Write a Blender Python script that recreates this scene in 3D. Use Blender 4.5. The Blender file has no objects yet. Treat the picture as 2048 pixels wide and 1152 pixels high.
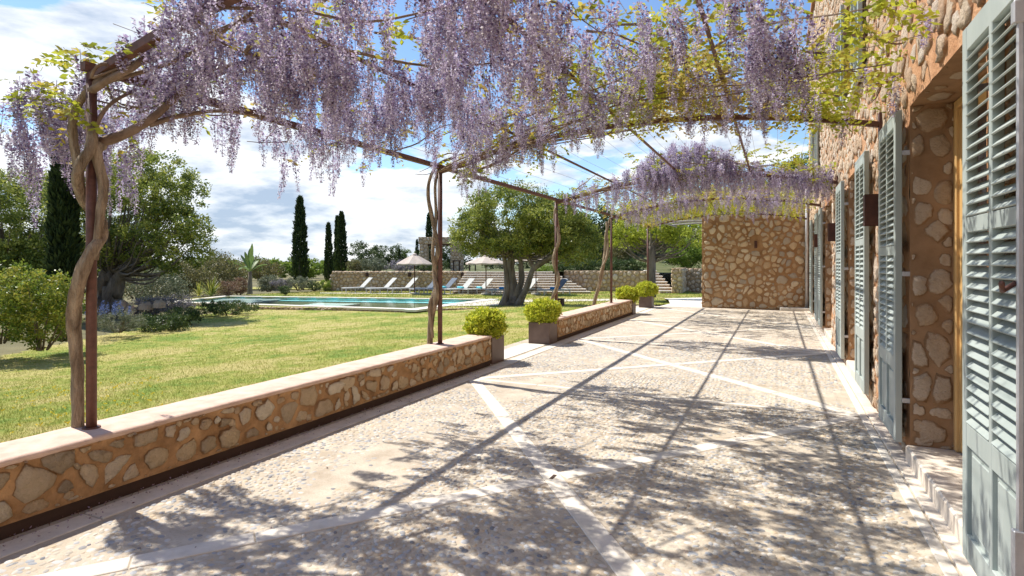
import bpy, math, random
import numpy as np
from mathutils import Vector, Matrix, noise as mnoise
random.seed(7); rng = np.random.default_rng(7)
S = bpy.context.scene
COL = S.collection
# ------------------------------------------------------------------ camera, sky, sun, exposure
F, CX, HY, H = 1150.0, 1024.0, 525.0, 1.45        # focal length in photo pixels, horizon row, eye height
YAW = math.atan(532 / F); SN, CS = math.sin(YAW), math.cos(YAW)
cam_data = bpy.data.cameras.new('camera'); cam = bpy.data.objects.new('camera', cam_data); COL.objects.link(cam)
cam.location = (0, 0, H); cam.rotation_euler = (math.pi / 2, 0, YAW)
cam_data.lens = 36 * F / 2048; cam_data.sensor_width = 36; cam_data.shift_y = -(576 - HY) / 2048
cam_data.clip_start = .05; cam_data.clip_end = 9000
S.camera = cam
SUNV = Vector((-.66, .085, 1)).normalized()
sun_el = math.asin(SUNV.z)
W = bpy.data.worlds.new('World'); S.world = W; W.use_nodes = True
wn, wl = W.node_tree.nodes, W.node_tree.links
bgn = wn['Background']; SKY = .125
sky = wn.new('ShaderNodeTexSky'); sky.sky_type = 'NISHITA'; sky.sun_disc = False
sky.sun_elevation = sun_el; sky.sun_rotation = math.atan2(SUNV.x, SUNV.y) % (2 * math.pi)
sky.air_density = 1.0; sky.dust_density = .15; sky.ozone_density = 3.0
def wmath(op, a, b=None, c=None, clamp=False):
    n = wn.new('ShaderNodeMath'); n.operation = op; n.use_clamp = clamp
    for i, v in enumerate((a, b, c)):
        if v is None: continue
        if hasattr(v, 'links') or hasattr(v, 'is_linked'): wl.new(v, n.inputs[i])
        else: n.inputs[i].default_value = v
    return n.outputs[0]
tc = wn.new('ShaderNodeTexCoord'); sp = wn.new('ShaderNodeSeparateXYZ'); wl.new(tc.outputs['Generated'], sp.inputs[0])
zc_ = wmath('MAXIMUM', sp.outputs['Z'], 0.0)
den = wmath('ADD', zc_, .30)
cb = wn.new('ShaderNodeCombineXYZ'); wl.new(wmath('DIVIDE', sp.outputs['X'], den), cb.inputs[0]); wl.new(wmath('DIVIDE', sp.outputs['Y'], den), cb.inputs[1])
wl.new(wmath('MULTIPLY', zc_, 5.0), cb.inputs[2])
def wnoise(scale, detail, rough, off):
    mp = wn.new('ShaderNodeMapping'); wl.new(cb.outputs[0], mp.inputs[0]); mp.inputs['Location'].default_value = off
    n = wn.new('ShaderNodeTexNoise'); wl.new(mp.outputs[0], n.inputs['Vector']); n.inputs['Scale'].default_value = scale
    n.inputs['Detail'].default_value = detail; n.inputs['Roughness'].default_value = rough
    return n.outputs[0]
nA = wnoise(1.15, 11, .54, (3.1, 1.2, .3)); nB = wnoise(3.2, 9, .58, (7.7, 4.4, 2))
# a cloud bank in the west and south (the left of the view), thinning towards the north
azm = wmath('ADD', wmath('MULTIPLY', sp.outputs['X'], -.5), wmath('MULTIPLY', sp.outputs['Y'], -.2))
cov = wmath('ADD', wmath('MULTIPLY', wmath('SUBTRACT', nA, .5), 2.3), wmath('ADD', wmath('MINIMUM', azm, .40), .17))
cov = wmath('SUBTRACT', cov, wmath('MULTIPLY', zc_, 1.5))
raw = cov; cov = wmath('MULTIPLY', cov, 13.0, clamp=True)
shade = wn.new('ShaderNodeMapRange'); wl.new(wmath('ADD', wmath('MULTIPLY', wmath('SUBTRACT', nB, .5), 2.6), wmath('SUBTRACT', .72, wmath('MULTIPLY', wmath('MINIMUM', raw, .5), .75))), shade.inputs[0]); shade.inputs[1].default_value = .10; shade.inputs[2].default_value = .72
cmix = wn.new('ShaderNodeMix'); cmix.data_type = 'RGBA'; wl.new(shade.outputs[0], cmix.inputs[0])
cmix.inputs[6].default_value = (2.5, 3.1, 4.0, 1); cmix.inputs[7].default_value = (6.2, 6.3, 6.4, 1)
smix = wn.new('ShaderNodeMix'); smix.data_type = 'RGBA'; wl.new(wmath('MULTIPLY', cov, .93), smix.inputs[0])
stint = wn.new('ShaderNodeMix'); stint.data_type = 'RGBA'; stint.blend_type = 'MULTIPLY'; stint.inputs[0].default_value = 1; wl.new(sky.outputs[0], stint.inputs[6]); stint.inputs[7].default_value = (.92, .97, 1.02, 1)
wl.new(stint.outputs[2], smix.inputs[6]); wl.new(cmix.outputs[2], smix.inputs[7])
wl.new(smix.outputs[2], bgn.inputs['Color']); bgn.inputs['Strength'].default_value = SKY
sd = bpy.data.lights.new('sun', 'SUN'); sd.energy = 4.6; sd.angle = math.radians(.55); sd.color = (1, .955, .88)
sun = bpy.data.objects.new('sun', sd); COL.objects.link(sun); sun.rotation_euler = SUNV.to_track_quat('Z', 'Y').to_euler()
S.view_settings.view_transform = 'Standard'; S.view_settings.look = 'None'; S.view_settings.gamma = 1
S.view_settings.use_curve_mapping = False; S.view_settings.exposure = .62

# ------------------------------------------------------------------ helpers
def PT(px, py, t): u = (px - CX) / F; return Vector((t * (-SN + CS * u), t * (CS + SN * u), H + t * (HY - py) / F))
def PZ(px, py, z): return PT(px, py, (z - H) * F / (HY - py))
def B(r, t, z): return Vector((CS * r - SN * t, SN * r + CS * t, z))      # garden frame: r to the right, t away
def zfor(py, t): return H - (py - HY) * t / F
def depth(x, y): return -SN * x + CS * y
def lat(x, y): return CS * x + SN * y
def smooth(a): a = max(0., min(1., a)); return a * a * (3 - 2 * a)
def tag(o, label=None, cat=None, group=None, kind=None):
    for k, v in (('label', label), ('category', cat), ('group', group), ('kind', kind)):
        if v: o[k] = v
    return o
def hang(o, parent):
    if parent is not None:
        o.parent = parent
        if parent.type == 'EMPTY' and parent.parent is None and not parent.get('local'): o.matrix_parent_inverse = Matrix.Translation(-parent.location)
    return o
def thing(name, label, cat, loc=(0, 0, 0), group=None, local=False, rz=0):
    o = bpy.data.objects.new(name, None); COL.objects.link(o); o.location = loc; o.rotation_euler = (0, 0, rz); o.empty_display_size = .1
    if local: o['local'] = 1
    return tag(o, label, cat, group)
def obj(name, me, parent=None, loc=None, mat=None):
    o = bpy.data.objects.new(name, me); COL.objects.link(o)
    if loc is not None: o.location = loc
    if mat is not None and not me.materials: me.materials.append(mat)
    return hang(o, parent)
def np_mesh(name, V, Fc, mat=None, v=None, smooth_=False, e=None):
    """V (n,3), Fc (m,k) equal sized faces, v per-vertex variation"""
    V = np.asarray(V, dtype=np.float32); Fc = np.asarray(Fc, dtype=np.int32)
    me = bpy.data.meshes.new(name); n, (m, k) = len(V), Fc.shape
    me.vertices.add(n); me.vertices.foreach_set('co', V.ravel())
    me.loops.add(m * k); me.loops.foreach_set('vertex_index', Fc.ravel())
    me.polygons.add(m); me.polygons.foreach_set('loop_start', np.arange(m, dtype=np.int32) * k)
    me.polygons.foreach_set('loop_total', np.full(m, k, dtype=np.int32))
    if smooth_: me.polygons.foreach_set('use_smooth', np.ones(m, dtype=bool))
    if v is not None:
        a = me.attributes.new('v', 'FLOAT', 'POINT'); a.data.foreach_set('value', np.asarray(v, dtype=np.float32))
    if e is not None:
        a = me.attributes.new('e', 'FLOAT', 'POINT'); a.data.foreach_set('value', np.asarray(e, dtype=np.float32))
    me.update(calc_edges=True)
    if mat: me.materials.append(mat)
    return me
class MB:
    def __init__(s): s.V = []; s.F = []; s.val = []
    def add(s, vs, fs, v=.5):
        b = len(s.V); s.V += [tuple(p) for p in vs]; s.F += [tuple(b + i for i in f) for f in fs]; s.val += [v] * len(vs); return s
    def box(s, x0, x1, y0, y1, z0, z1, v=.5, M=None):
        vs = [Vector(p) for p in ((x0, y0, z0), (x1, y0, z0), (x1, y1, z0), (x0, y1, z0), (x0, y0, z1), (x1, y0, z1), (x1, y1, z1), (x0, y1, z1))]
        if M: vs = [M @ p for p in vs]
        return s.add(vs, ((0, 3, 2, 1), (4, 5, 6, 7), (0, 1, 5, 4), (1, 2, 6, 5), (2, 3, 7, 6), (3, 0, 4, 7)), v)
    def bbox(s, x0, x1, y0, y1, z0, z1, b=.01, v=.5, M=None):      # box with chamfered edges
        bm_v = []; X, Y, Z = (x0, x1), (y0, y1), (z0, z1)
        idx = {}
        for i in (0, 1):
            for j in (0, 1):
                for k in (0, 1):
                    sx, sy, sz = (b if i == 0 else -b), (b if j == 0 else -b), (b if k == 0 else -b)
                    idx[i, j, k] = len(bm_v)
                    bm_v += [(X[i], Y[j] + sy, Z[k] + sz), (X[i] + sx, Y[j], Z[k] + sz), (X[i] + sx, Y[j] + sy, Z[k])]
        q = []
        for a in (0, 1):
            c = [idx[a, 0, 0], idx[a, 1, 0], idx[a, 1, 1], idx[a, 0, 1]]; q.append(c if a else c[::-1])
            c = [idx[0, a, 0] + 1, idx[1, a, 0] + 1, idx[1, a, 1] + 1, idx[0, a, 1] + 1]; q.append(c[::-1] if a else c)
            c = [idx[0, 0, a] + 2, idx[1, 0, a] + 2, idx[1, 1, a] + 2, idx[0, 1, a] + 2]; q.append(c if a else c[::-1])
        for i in (0, 1):
            for j in (0, 1):
                q.append([idx[i, j, 0], idx[i, j, 0] + 1, idx[i, j, 1] + 1, idx[i, j, 1]])
                q.append([idx[i, 0, j], idx[i, 0, j] + 2, idx[i, 1, j] + 2, idx[i, 1, j]])
                q.append([idx[0, i, j] + 1, idx[0, i, j] + 2, idx[1, i, j] + 2, idx[1, i, j] + 1])
                for k in (0, 1): q.append([idx[i, j, k], idx[i, j, k] + 1, idx[i, j, k] + 2])
        vs = [Vector(p) for p in bm_v]
        if M: vs = [M @ p for p in vs]
        return s.add(vs, q, v)
    def tube(s, path, rad, n=8, v=.5, lobes=0, cap=True, twist=0, square=False):
        path = [Vector(p) for p in path]; m = len(path)
        if not hasattr(rad, '__len__'): rad = [rad] * m
        ups = None; rings = []; T0 = None
        for i, p in enumerate(path):
            T = (path[min(i + 1, m - 1)] - path[max(i - 1, 0)]).normalized()
            if ups is None:
                ups = T.orthogonal().normalized() if not square else (Vector((0, 0, 1)) if abs(T.z) < .7 else Vector((1, 0, 0)))
                ups = (ups - T * ups.dot(T)).normalized()
            else:
                ups = (ups - T * ups.dot(T)).normalized()
            sd_ = T.cross(ups); ring = []
            for k in range(n):
                a = 2 * math.pi * (k + (.5 if square else 0)) / n; r = rad[i]
                if square: r = r * 1.414
                if lobes:
                    q = Vector((math.cos(a) * 1.5, math.sin(a) * 1.5, i * .35 + twist))
                    r *= 1 + lobes * (mnoise.noise(q * 1.3 + Vector((twist, 0, 0))) * 1.4) + lobes * .5 * math.sin(a * 5 + i * .25 + twist)
                ring.append(p + ups * math.cos(a) * r + sd_ * math.sin(a) * r)
            rings.append(ring)
        vs = [q for r in rings for q in r]; fs = []
        for i in range(m - 1):
            for k in range(n):
                fs.append((i * n + k, i * n + (k + 1) % n, (i + 1) * n + (k + 1) % n, (i + 1) * n + k))
        if cap: fs += [tuple(range(n - 1, -1, -1)), tuple((m - 1) * n + k for k in range(n))]
        return s.add(vs, fs, v)
    def mesh(s, name, mat, smooth_=False):
        me = bpy.data.meshes.new(name); me.from_pydata(s.V, [], s.F)
        a = me.attributes.new('v', 'FLOAT', 'POINT'); a.data.foreach_set('value', np.asarray(s.val, dtype=np.float32))
        if smooth_: me.polygons.foreach_set('use_smooth', [True] * len(me.polygons))
        me.materials.append(mat); me.update(); return me
    def build(s, name, mat, parent=None, smooth_=False): return obj(name, s.mesh(name, mat, smooth_), parent)
def spline(pts, n=8):
    pts = [Vector(p) for p in pts]; out = []
    P_ = [pts[0] * 2 - pts[1]] + pts + [pts[-1] * 2 - pts[-2]]
    for i in range(1, len(P_) - 2):
        a, b, c, d = P_[i - 1:i + 3]
        for k in range(n):
            t = k / n; out.append(.5 * ((2 * b) + (c - a) * t + (2 * a - 5 * b + 4 * c - d) * t * t + (3 * b - a - 3 * c + d) * t ** 3))
    out.append(pts[-1]); return out

# ------------------------------------------------------------------ materials
def newmat(name):
    m = bpy.data.materials.new(name); m.use_nodes = True; return m, m.node_tree.nodes, m.node_tree.links
def ramp(n, l, src, cols):
    r = n.new('ShaderNodeValToRGB'); l.new(src, r.inputs[0]); e = r.color_ramp.elements
    while len(e) < len(cols): e.new(.5)
    for i, (p, c) in enumerate(cols): e[i].position = p; e[i].color = (*c, 1)
    return r.outputs[0]
def nz(n, l, pos, scale, detail=4, rough=.55, stretch=None):
    t = n.new('ShaderNodeTexNoise'); t.inputs['Scale'].default_value = scale; t.inputs['Detail'].default_value = detail; t.inputs['Roughness'].default_value = rough
    if stretch:
        mp = n.new('ShaderNodeMapping'); mp.inputs['Scale'].default_value = stretch; l.new(pos, mp.inputs[0]); pos = mp.outputs[0]
    l.new(pos, t.inputs['Vector']); return t.outputs[0]
def mth(n, l, op, a, b=0., clamp=False):
    q = n.new('ShaderNodeMath'); q.operation = op; q.use_clamp = clamp
    for i, v in enumerate((a, b)):
        if isinstance(v, (int, float)): q.inputs[i].default_value = v
        else: l.new(v, q.inputs[i])
    return q.outputs[0]
def mixc(n, l, f, a, b, mode='MIX'):
    q = n.new('ShaderNodeMix'); q.data_type = 'RGBA'; q.blend_type = mode
    for i, v in ((0, f), (6, a), (7, b)):
        if isinstance(v, (int, float)): q.inputs[i].default_value = v
        elif isinstance(v, tuple): q.inputs[i].default_value = (*v, 1)
        else: l.new(v, q.inputs[i])
    return q.outputs[2]
def varv(n, l):      # per-piece variation: vertex value plus object random
    a = n.new('ShaderNodeAttribute'); a.attribute_name = 'v'; o = n.new('ShaderNodeObjectInfo')
    return mth(n, l, 'FRACT', mth(n, l, 'ADD', a.outputs['Fac'], o.outputs['Random']))
def solid(name, c1, c2, scale=6, rough=.8, bump=.3, bscale=30, metal=0, stretch=None, spec=.3, local=False, dist=.02):
    m, n, l = newmat(name); b = n['Principled BSDF']
    if local: pos = n.new('ShaderNodeTexCoord').outputs['Object']
    else: pos = n.new('ShaderNodeNewGeometry').outputs['Position']
    f = nz(n, l, pos, scale, 6, .6, stretch)
    l.new(ramp(n, l, f, ((.3, c1), (.7, c2))), b.inputs['Base Color'])
    b.inputs['Roughness'].default_value = rough; b.inputs['Metallic'].default_value = metal; b.inputs['Specular IOR Level'].default_value = spec
    if bump:
        bp = n.new('ShaderNodeBump'); bp.inputs['Strength'].default_value = bump; bp.inputs['Distance'].default_value = dist
        l.new(nz(n, l, pos, bscale, 8, .65, stretch), bp.inputs['Height']); l.new(bp.outputs[0], b.inputs['Normal'])
    return m
def stone(name, cols, bump=.7, bscale=26, vein=(.66, .58, .48), dist=.02, pit=.35, smear=None, sm=.95):
    m, n, l = newmat(name); b = n['Principled BSDF']; pos = n.new('ShaderNodeNewGeometry').outputs['Position']
    v = varv(n, l); k = len(cols)
    base = ramp(n, l, v, [((i + .5) / k, c) for i, c in enumerate(cols)])
    n1 = nz(n, l, pos, 14, 8, .7); n2 = nz(n, l, pos, 55, 6, .7)
    base = mixc(n, l, mth(n, l, 'MULTIPLY', mth(n, l, 'SUBTRACT', n1, .42, True), 1.5, True), base, mixc(n, l, 1., base, vein, 'MULTIPLY'))
    base = mixc(n, l, mth(n, l, 'MULTIPLY', mth(n, l, 'SUBTRACT', n2, .53, True), 4 * pit, True), base, (.17, .11, .07))
    if smear:      # mortar drawn raggedly over the rims of the stones
        ea = n.new('ShaderNodeAttribute'); ea.attribute_name = 'e'
        nn_ = mth(n, l, 'ADD', mth(n, l, 'MULTIPLY', nz(n, l, pos, 11, 7, .65), 1.0), mth(n, l, 'MULTIPLY', nz(n, l, pos, 3.1, 3, .5), .55))
        f = mth(n, l, 'MULTIPLY', mth(n, l, 'SUBTRACT', mth(n, l, 'SUBTRACT', mth(n, l, 'MULTIPLY', nn_, sm), ea.outputs['Fac']), .28), 7, True)
        mc = ramp(n, l, nz(n, l, pos, 5, 6, .6), ((.3, smear[0]), (.7, smear[1]))); base = mixc(n, l, f, base, mc)
    l.new(base, b.inputs['Base Color']); b.inputs['Roughness'].default_value = .88; b.inputs['Specular IOR Level'].default_value = .2
    bp = n.new('ShaderNodeBump'); bp.inputs['Strength'].default_value = bump; bp.inputs['Distance'].default_value = dist
    l.new(mth(n, l, 'ADD', mth(n, l, 'MULTIPLY', n1, 1.6), mth(n, l, 'MULTIPLY', n2, .7)), bp.inputs['Height']); l.new(bp.outputs[0], b.inputs['Normal'])
    return m
def leafmat(name, cols, trans=.35, rough=.5, patch=None):
    m, n, l = newmat(name); b = n['Principled BSDF']
    a = n.new('ShaderNodeAttribute'); a.attribute_name = 'v'; k = len(cols)
    c = ramp(n, l, a.outputs['Fac'], [((i + .5) / k, q) for i, q in enumerate(cols)])
    if patch:
        pos = n.new('ShaderNodeNewGeometry').outputs['Position']
        f = nz(n, l, pos, patch[1], 4, .6); c = mixc(n, l, mth(n, l, 'MULTIPLY', mth(n, l, 'SUBTRACT', f, .45, True), 5, True), c, patch[0])
    l.new(c, b.inputs['Base Color']); b.inputs['Roughness'].default_value = rough; b.inputs['Specular IOR Level'].default_value = .25
    tr = n.new('ShaderNodeBsdfTranslucent'); l.new(c, tr.inputs[0]); mx = n.new('ShaderNodeMixShader'); mx.inputs[0].default_value = trans
    l.new(b.outputs[0], mx.inputs[1]); l.new(tr.outputs[0], mx.inputs[2]); l.new(mx.outputs[0], n['Material Output'].inputs[0])
    return m
M = {}
M['mortar'] = solid('ochre mortar', (.44, .215, .10), (.60, .345, .19), 5, .95, .9, 22, dist=.03)
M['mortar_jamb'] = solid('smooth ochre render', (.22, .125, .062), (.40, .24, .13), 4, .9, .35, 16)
M['mortar_low'] = solid('ochre seat wall mortar', (.25, .135, .058), (.58, .345, .17), 6, .95, 1., 14, dist=.03)
M['mortar_grey'] = solid('grey brown mortar', (.32, .22, .13), (.46, .34, .21), 4, .95, .6, 14)
M['stone_house'] = stone('house rubble stone', ((.70, .51, .35), (.78, .63, .48), (.62, .42, .27), (.80, .70, .58), (.72, .56, .40)), 1., dist=.04, smear=((.44, .225, .11), (.62, .37, .21)), sm=.92)
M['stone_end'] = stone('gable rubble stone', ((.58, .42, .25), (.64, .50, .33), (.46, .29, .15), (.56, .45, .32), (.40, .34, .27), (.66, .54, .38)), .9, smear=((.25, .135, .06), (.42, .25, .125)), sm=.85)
M['stone_seat'] = stone('seat wall stone', ((.82, .66, .47), (.86, .75, .58), (.66, .48, .30), (.80, .62, .41), (.46, .36, .25), (.74, .56, .35)), 1.0, dist=.035, smear=((.25, .135, .058), (.58, .345, .17)))
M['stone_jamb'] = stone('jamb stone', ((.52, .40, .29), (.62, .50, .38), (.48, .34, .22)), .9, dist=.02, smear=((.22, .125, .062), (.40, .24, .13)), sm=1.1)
M['stone_dry'] = stone('garden wall stone', ((.66, .52, .37), (.70, .54, .38), (.54, .42, .30), (.64, .44, .27), (.76, .64, .50)), .9, 12, dist=.04)
M['cap'] = solid('pinkish wall cap', (.52, .355, .27), (.70, .52, .415), 7, .85, .5, 25, dist=.01)
M['slab'] = solid('pale limestone slab', (.58, .52, .43), (.76, .69, .59), 9, .8, .35, 60, dist=.006)
M['step'] = solid('worn cream limestone', (.60, .51, .41), (.74, .66, .56), 7, .8, .25, 30, dist=.005)
M['coping'] = solid('pool coping', (.66, .60, .50), (.80, .74, .66), 5, .8, .2, 30)
M['metal'] = solid('rusted pergola steel', (.075, .032, .022), (.15, .065, .045), 22, .6, .3, 120, spec=.4, dist=.004)
M['corten'] = solid('brown metal sheet', (.085, .045, .032), (.15, .095, .075), 4, .5, .15, 60, spec=.5, dist=.004)
M['lampmetal'] = solid('dark rust lamp metal', (.06, .024, .016), (.10, .04, .027), 12, .6, .2, 80)
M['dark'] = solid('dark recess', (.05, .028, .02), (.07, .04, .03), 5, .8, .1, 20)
M['shutter'] = solid('grey green shutter paint', (.29, .33, .305), (.43, .465, .43), 3, .55, .25, 45, stretch=(1, 1, .25), spec=.35, dist=.004)
M['zinc'] = solid('galvanised steel', (.42, .42, .43), (.56, .56, .57), 10, .45, .1, 60, metal=.5)
M['wood'] = solid('honey painted wood', (.55, .33, .12), (.68, .44, .19), 4, .5, .2, 40, stretch=(1, 1, .1))
M['greypole'] = solid('weathered grey pole', (.26, .24, .22), (.40, .38, .35), 6, .9, .5, 30)
M['bark_vine'] = solid('wisteria bark', (.13, .085, .05), (.56, .43, .29), 22, .92, 1., 50, stretch=(1, 1, .2), dist=.05)
M['branch'] = solid('vine branch bark', (.14, .09, .06), (.28, .20, .14), 14, .92, .8, 60, dist=.01)
M['bark_olive'] = solid('gnarled grey bark', (.09, .075, .06), (.27, .235, .20), 5, .95, 1., 16, stretch=(1, 1, .25), dist=.08)
M['bark'] = solid('brown bark', (.12, .09, .065), (.24, .19, .14), 8, .95, .8, 26, stretch=(1, 1, .3), dist=.03)
M['glass_dark'], n_, l_ = newmat('window glass'); b_ = n_['Principled BSDF']; b_.inputs['Base Color'].default_value = (.03, .035, .04, 1); b_.inputs['Roughness'].default_value = .05
M['plaster_in'] = solid('room plaster', (.45, .40, .34), (.5, .45, .4), 2, .9, 0)
M['tile'] = solid('clay roof tile', (.34, .17, .10), (.50, .30, .19), 5, .85, .4, 20)
M['canvas'] = solid('sand canvas', (.46, .38, .31), (.56, .47, .40), 3, .85, .1, 30)
M['sling_light'] = solid('light sling fabric', (.40, .40, .37), (.48, .48, .45), 4, .7, .05, 60)
M['sling_grey'] = solid('slate sling fabric', (.085, .11, .15), (.12, .15, .19), 4, .7, .05, 60)
M['alu'] = solid('brushed frame metal', (.42, .42, .42), (.52, .52, .52), 8, .4, 0, metal=.3)
M['towel_aqua'] = solid('aqua towel', (.10, .46, .55), (.16, .56, .64), 10, .95, .3, 80)
M['towel_blue'] = solid('blue towel', (.02, .20, .50), (.04, .28, .60), 10, .95, .3, 80)
M['concrete'] = solid('pale concrete', (.45, .42, .38), (.56, .53, .48), 6, .9, .3, 30)
M['soil'] = solid('dry garden soil', (.10, .09, .04), (.22, .19, .09), .7, .95, .7, 8, dist=.05)
M['rock'] = stone('field rock', ((.45, .33, .22), (.55, .42, .3), (.5, .3, .18)), .8, 10)
M['pebble'] = stone('river pebble', ((.38, .385, .39), (.58, .52, .43), (.20, .205, .22), (.66, .61, .52), (.45, .40, .32), (.55, .43, .29), (.60, .57, .52), (.30, .315, .34), (.50, .45, .37), (.42, .37, .30)), .15, 40, (.85, .82, .8), .004, .0)
for k_ in M: M[k_].name = M[k_].name.capitalize()
# terrace bed: cream mortar, with fine pebbles taking over in the distance
def bedmat():
    m, n, l = newmat('Pebble bed mortar'); b = n['Principled BSDF']; pos = n.new('ShaderNodeNewGeometry').outputs['Position']
    base = ramp(n, l, nz(n, l, pos, 3.2, 8, .65), ((.32, (.37, .30, .22)), (.66, (.59, .515, .41))))
    fine = nz(n, l, pos, 70, 4, .6); base = mixc(n, l, mth(n, l, 'MULTIPLY', mth(n, l, 'SUBTRACT', fine, .5, True), 1.8, True), base, (.30, .23, .16))
    vo = n.new('ShaderNodeTexVoronoi'); vo.inputs['Scale'].default_value = 27; l.new(pos, vo.inputs['Vector'])
    pc = ramp(n, l, n_sep(n, l, vo.outputs['Color']), ((.1, (.34, .35, .37)), (.4, (.62, .56, .47)), (.7, (.72, .66, .56)), (.95, (.46, .41, .35))))
    inside = mth(n, l, 'LESS_THAN', vo.outputs['Distance'], .42)
    sx = n.new('ShaderNodeSeparateXYZ'); l.new(pos, sx.inputs[0]); far = mth(n, l, 'MULTIPLY', mth(n, l, 'SUBTRACT', sx.outputs['Y'], 10.5), .7, True)
    patch = mth(n, l, 'MULTIPLY', mth(n, l, 'SUBTRACT', nz(n, l, pos, 1.1, 3), .36, True), 5, True)
    f = mth(n, l, 'MULTIPLY', mth(n, l, 'MULTIPLY', inside, far), patch)
    l.new(mixc(n, l, f, base, pc), b.inputs['Base Color']); b.inputs['Roughness'].default_value = .85; b.inputs['Specular IOR Level'].default_value = .2
    bp = n.new('ShaderNodeBump'); bp.inputs['Strength'].default_value = .5; bp.inputs['Distance'].default_value = .01
    hh = mth(n, l, 'ADD', fine, mth(n, l, 'MULTIPLY', mth(n, l, 'MULTIPLY', vo.outputs['Distance'], -1.2), far)); l.new(hh, bp.inputs['Height']); l.new(bp.outputs[0], b.inputs['Normal'])
    return m
def n_sep(n, l, c):
    s = n.new('ShaderNodeSeparateColor'); l.new(c, s.inputs[0]); return s.outputs[0]
M['bed'] = bedmat()
def lawnmat(name, blades=False):
    m, n, l = newmat(name); b = n['Principled BSDF']; pos = n.new('ShaderNodeNewGeometry').outputs['Position']
    f = nz(n, l, pos, .55, 5, .6); f2 = nz(n, l, pos, 3.5, 5, .7)
    c = ramp(n, l, mth(n, l, 'ADD', mth(n, l, 'MULTIPLY', f, .6), mth(n, l, 'MULTIPLY', f2, .4)), ((.41, (.18, .26, .04)), (.48, (.32, .33, .065)), (.56, (.48, .41, .15))))
    if blades:
        a = n.new('ShaderNodeAttribute'); a.attribute_name = 'v'; c2 = ramp(n, l, a.outputs['Fac'], ((.2, (.17, .25, .035)), (.6, (.33, .36, .08)), (.9, (.50, .44, .19))))
        c = mixc(n, l, .5, c, c2)
    l.new(c, b.inputs['Base Color']); b.inputs['Roughness'].default_value = .8; b.inputs['Specular IOR Level'].default_value = .15
    if blades:
        tr = n.new('ShaderNodeBsdfTranslucent'); l.new(c, tr.inputs[0]); mx = n.new('ShaderNodeMixShader'); mx.inputs[0].default_value = .3
        l.new(b.outputs[0], mx.inputs[1]); l.new(tr.outputs[0], mx.inputs[2]); l.new(mx.outputs[0], n['Material Output'].inputs[0])
    else:
        bp = n.new('ShaderNodeBump'); bp.inputs['Strength'].default_value = .8; bp.inputs['Distance'].default_value = .04
        l.new(nz(n, l, pos, 45, 5, .7), bp.inputs['Height']); l.new(bp.outputs[0], b.inputs['Normal'])
    return m
M['lawn'] = lawnmat('Lawn turf'); M['blade'] = lawnmat('Grass blades', True)
M['flower'] = leafmat('Wisteria petals', ((.09, .055, .12), (.30, .22, .40), (.50, .43, .58), (.66, .61, .71), (.40, .32, .48), (.80, .77, .83)), .40)
M['wleaf'] = leafmat('Young wisteria leaves', ((.24, .27, .03), (.38, .42, .04), (.50, .50, .06), (.46, .36, .07)), .5)
M['wleaf_gold'] = leafmat('Golden wisteria leaves', ((.42, .34, .07), (.52, .44, .09), (.42, .30, .12), (.44, .44, .07)), .5)
M['ball'] = leafmat('Lime planter leaves', ((.46, .50, .04), (.62, .63, .06), (.74, .72, .10), (.28, .36, .03)), .45)
M['olive'] = leafmat('Carob leaves', ((.07, .105, .025), (.15, .20, .04), (.28, .32, .06), (.42, .43, .10)), .4, .4)
M['olive_dark'] = leafmat('Dark evergreen leaves', ((.035, .06, .022), (.07, .105, .035), (.12, .16, .05)), .3, .4)
M['cypress'] = leafmat('Cypress foliage', ((.018, .034, .012), (.035, .06, .018), (.06, .09, .025)), .15, .7)
M['citrus'] = leafmat('Citrus hedge leaves', ((.08, .14, .02), (.17, .24, .035), (.28, .32, .05), (.40, .36, .06)), .4, .4)
M['bright'] = leafmat('Bright green leaves', ((.10, .16, .025), (.17, .25, .035), (.26, .33, .05)), .4)
M['mulberry'] = leafmat('Mulberry leaves', ((.20, .26, .03), (.32, .38, .04), (.42, .45, .06)), .5)
M['greygreen'] = leafmat('Grey green shrub leaves', ((.10, .13, .08), (.17, .19, .11), (.24, .25, .16)), .3)
M['oliveshrub'] = leafmat('Olive brown shrub leaves', ((.10, .11, .04), (.17, .16, .06), (.22, .19, .08)), .35)
M['juniper'] = leafmat('Juniper needles', ((.035, .065, .02), (.07, .11, .03), (.11, .15, .04)), .2)
M['lavender'] = leafmat('Lavender spikes', ((.15, .16, .11), (.23, .21, .23), (.30, .27, .31)), .3)
M['russet'] = leafmat('Russet shrub leaves', ((.17, .09, .06), (.26, .15, .10), (.20, .14, .08)), .3)
M['bluefl'] = leafmat('Blue flower spikes', ((.07, .10, .25), (.11, .16, .36), (.17, .22, .44)), .3)
M['strap'] = leafmat('Yellow striped strap leaves', ((.20, .22, .03), (.38, .37, .06), (.52, .47, .12), (.12, .16, .03)), .35)
M['broad'] = leafmat('Broad paddle leaves', ((.12, .18, .05), (.18, .24, .07)), .3)
M['yellowfl'] = leafmat('Yellow flower heads', ((.65, .48, .02), (.75, .58, .04)), .3)
M['meadow'] = solid('Dry yellow meadow', (.28, .27, .06), (.42, .38, .10), .4, .9, .5, 6)
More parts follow.
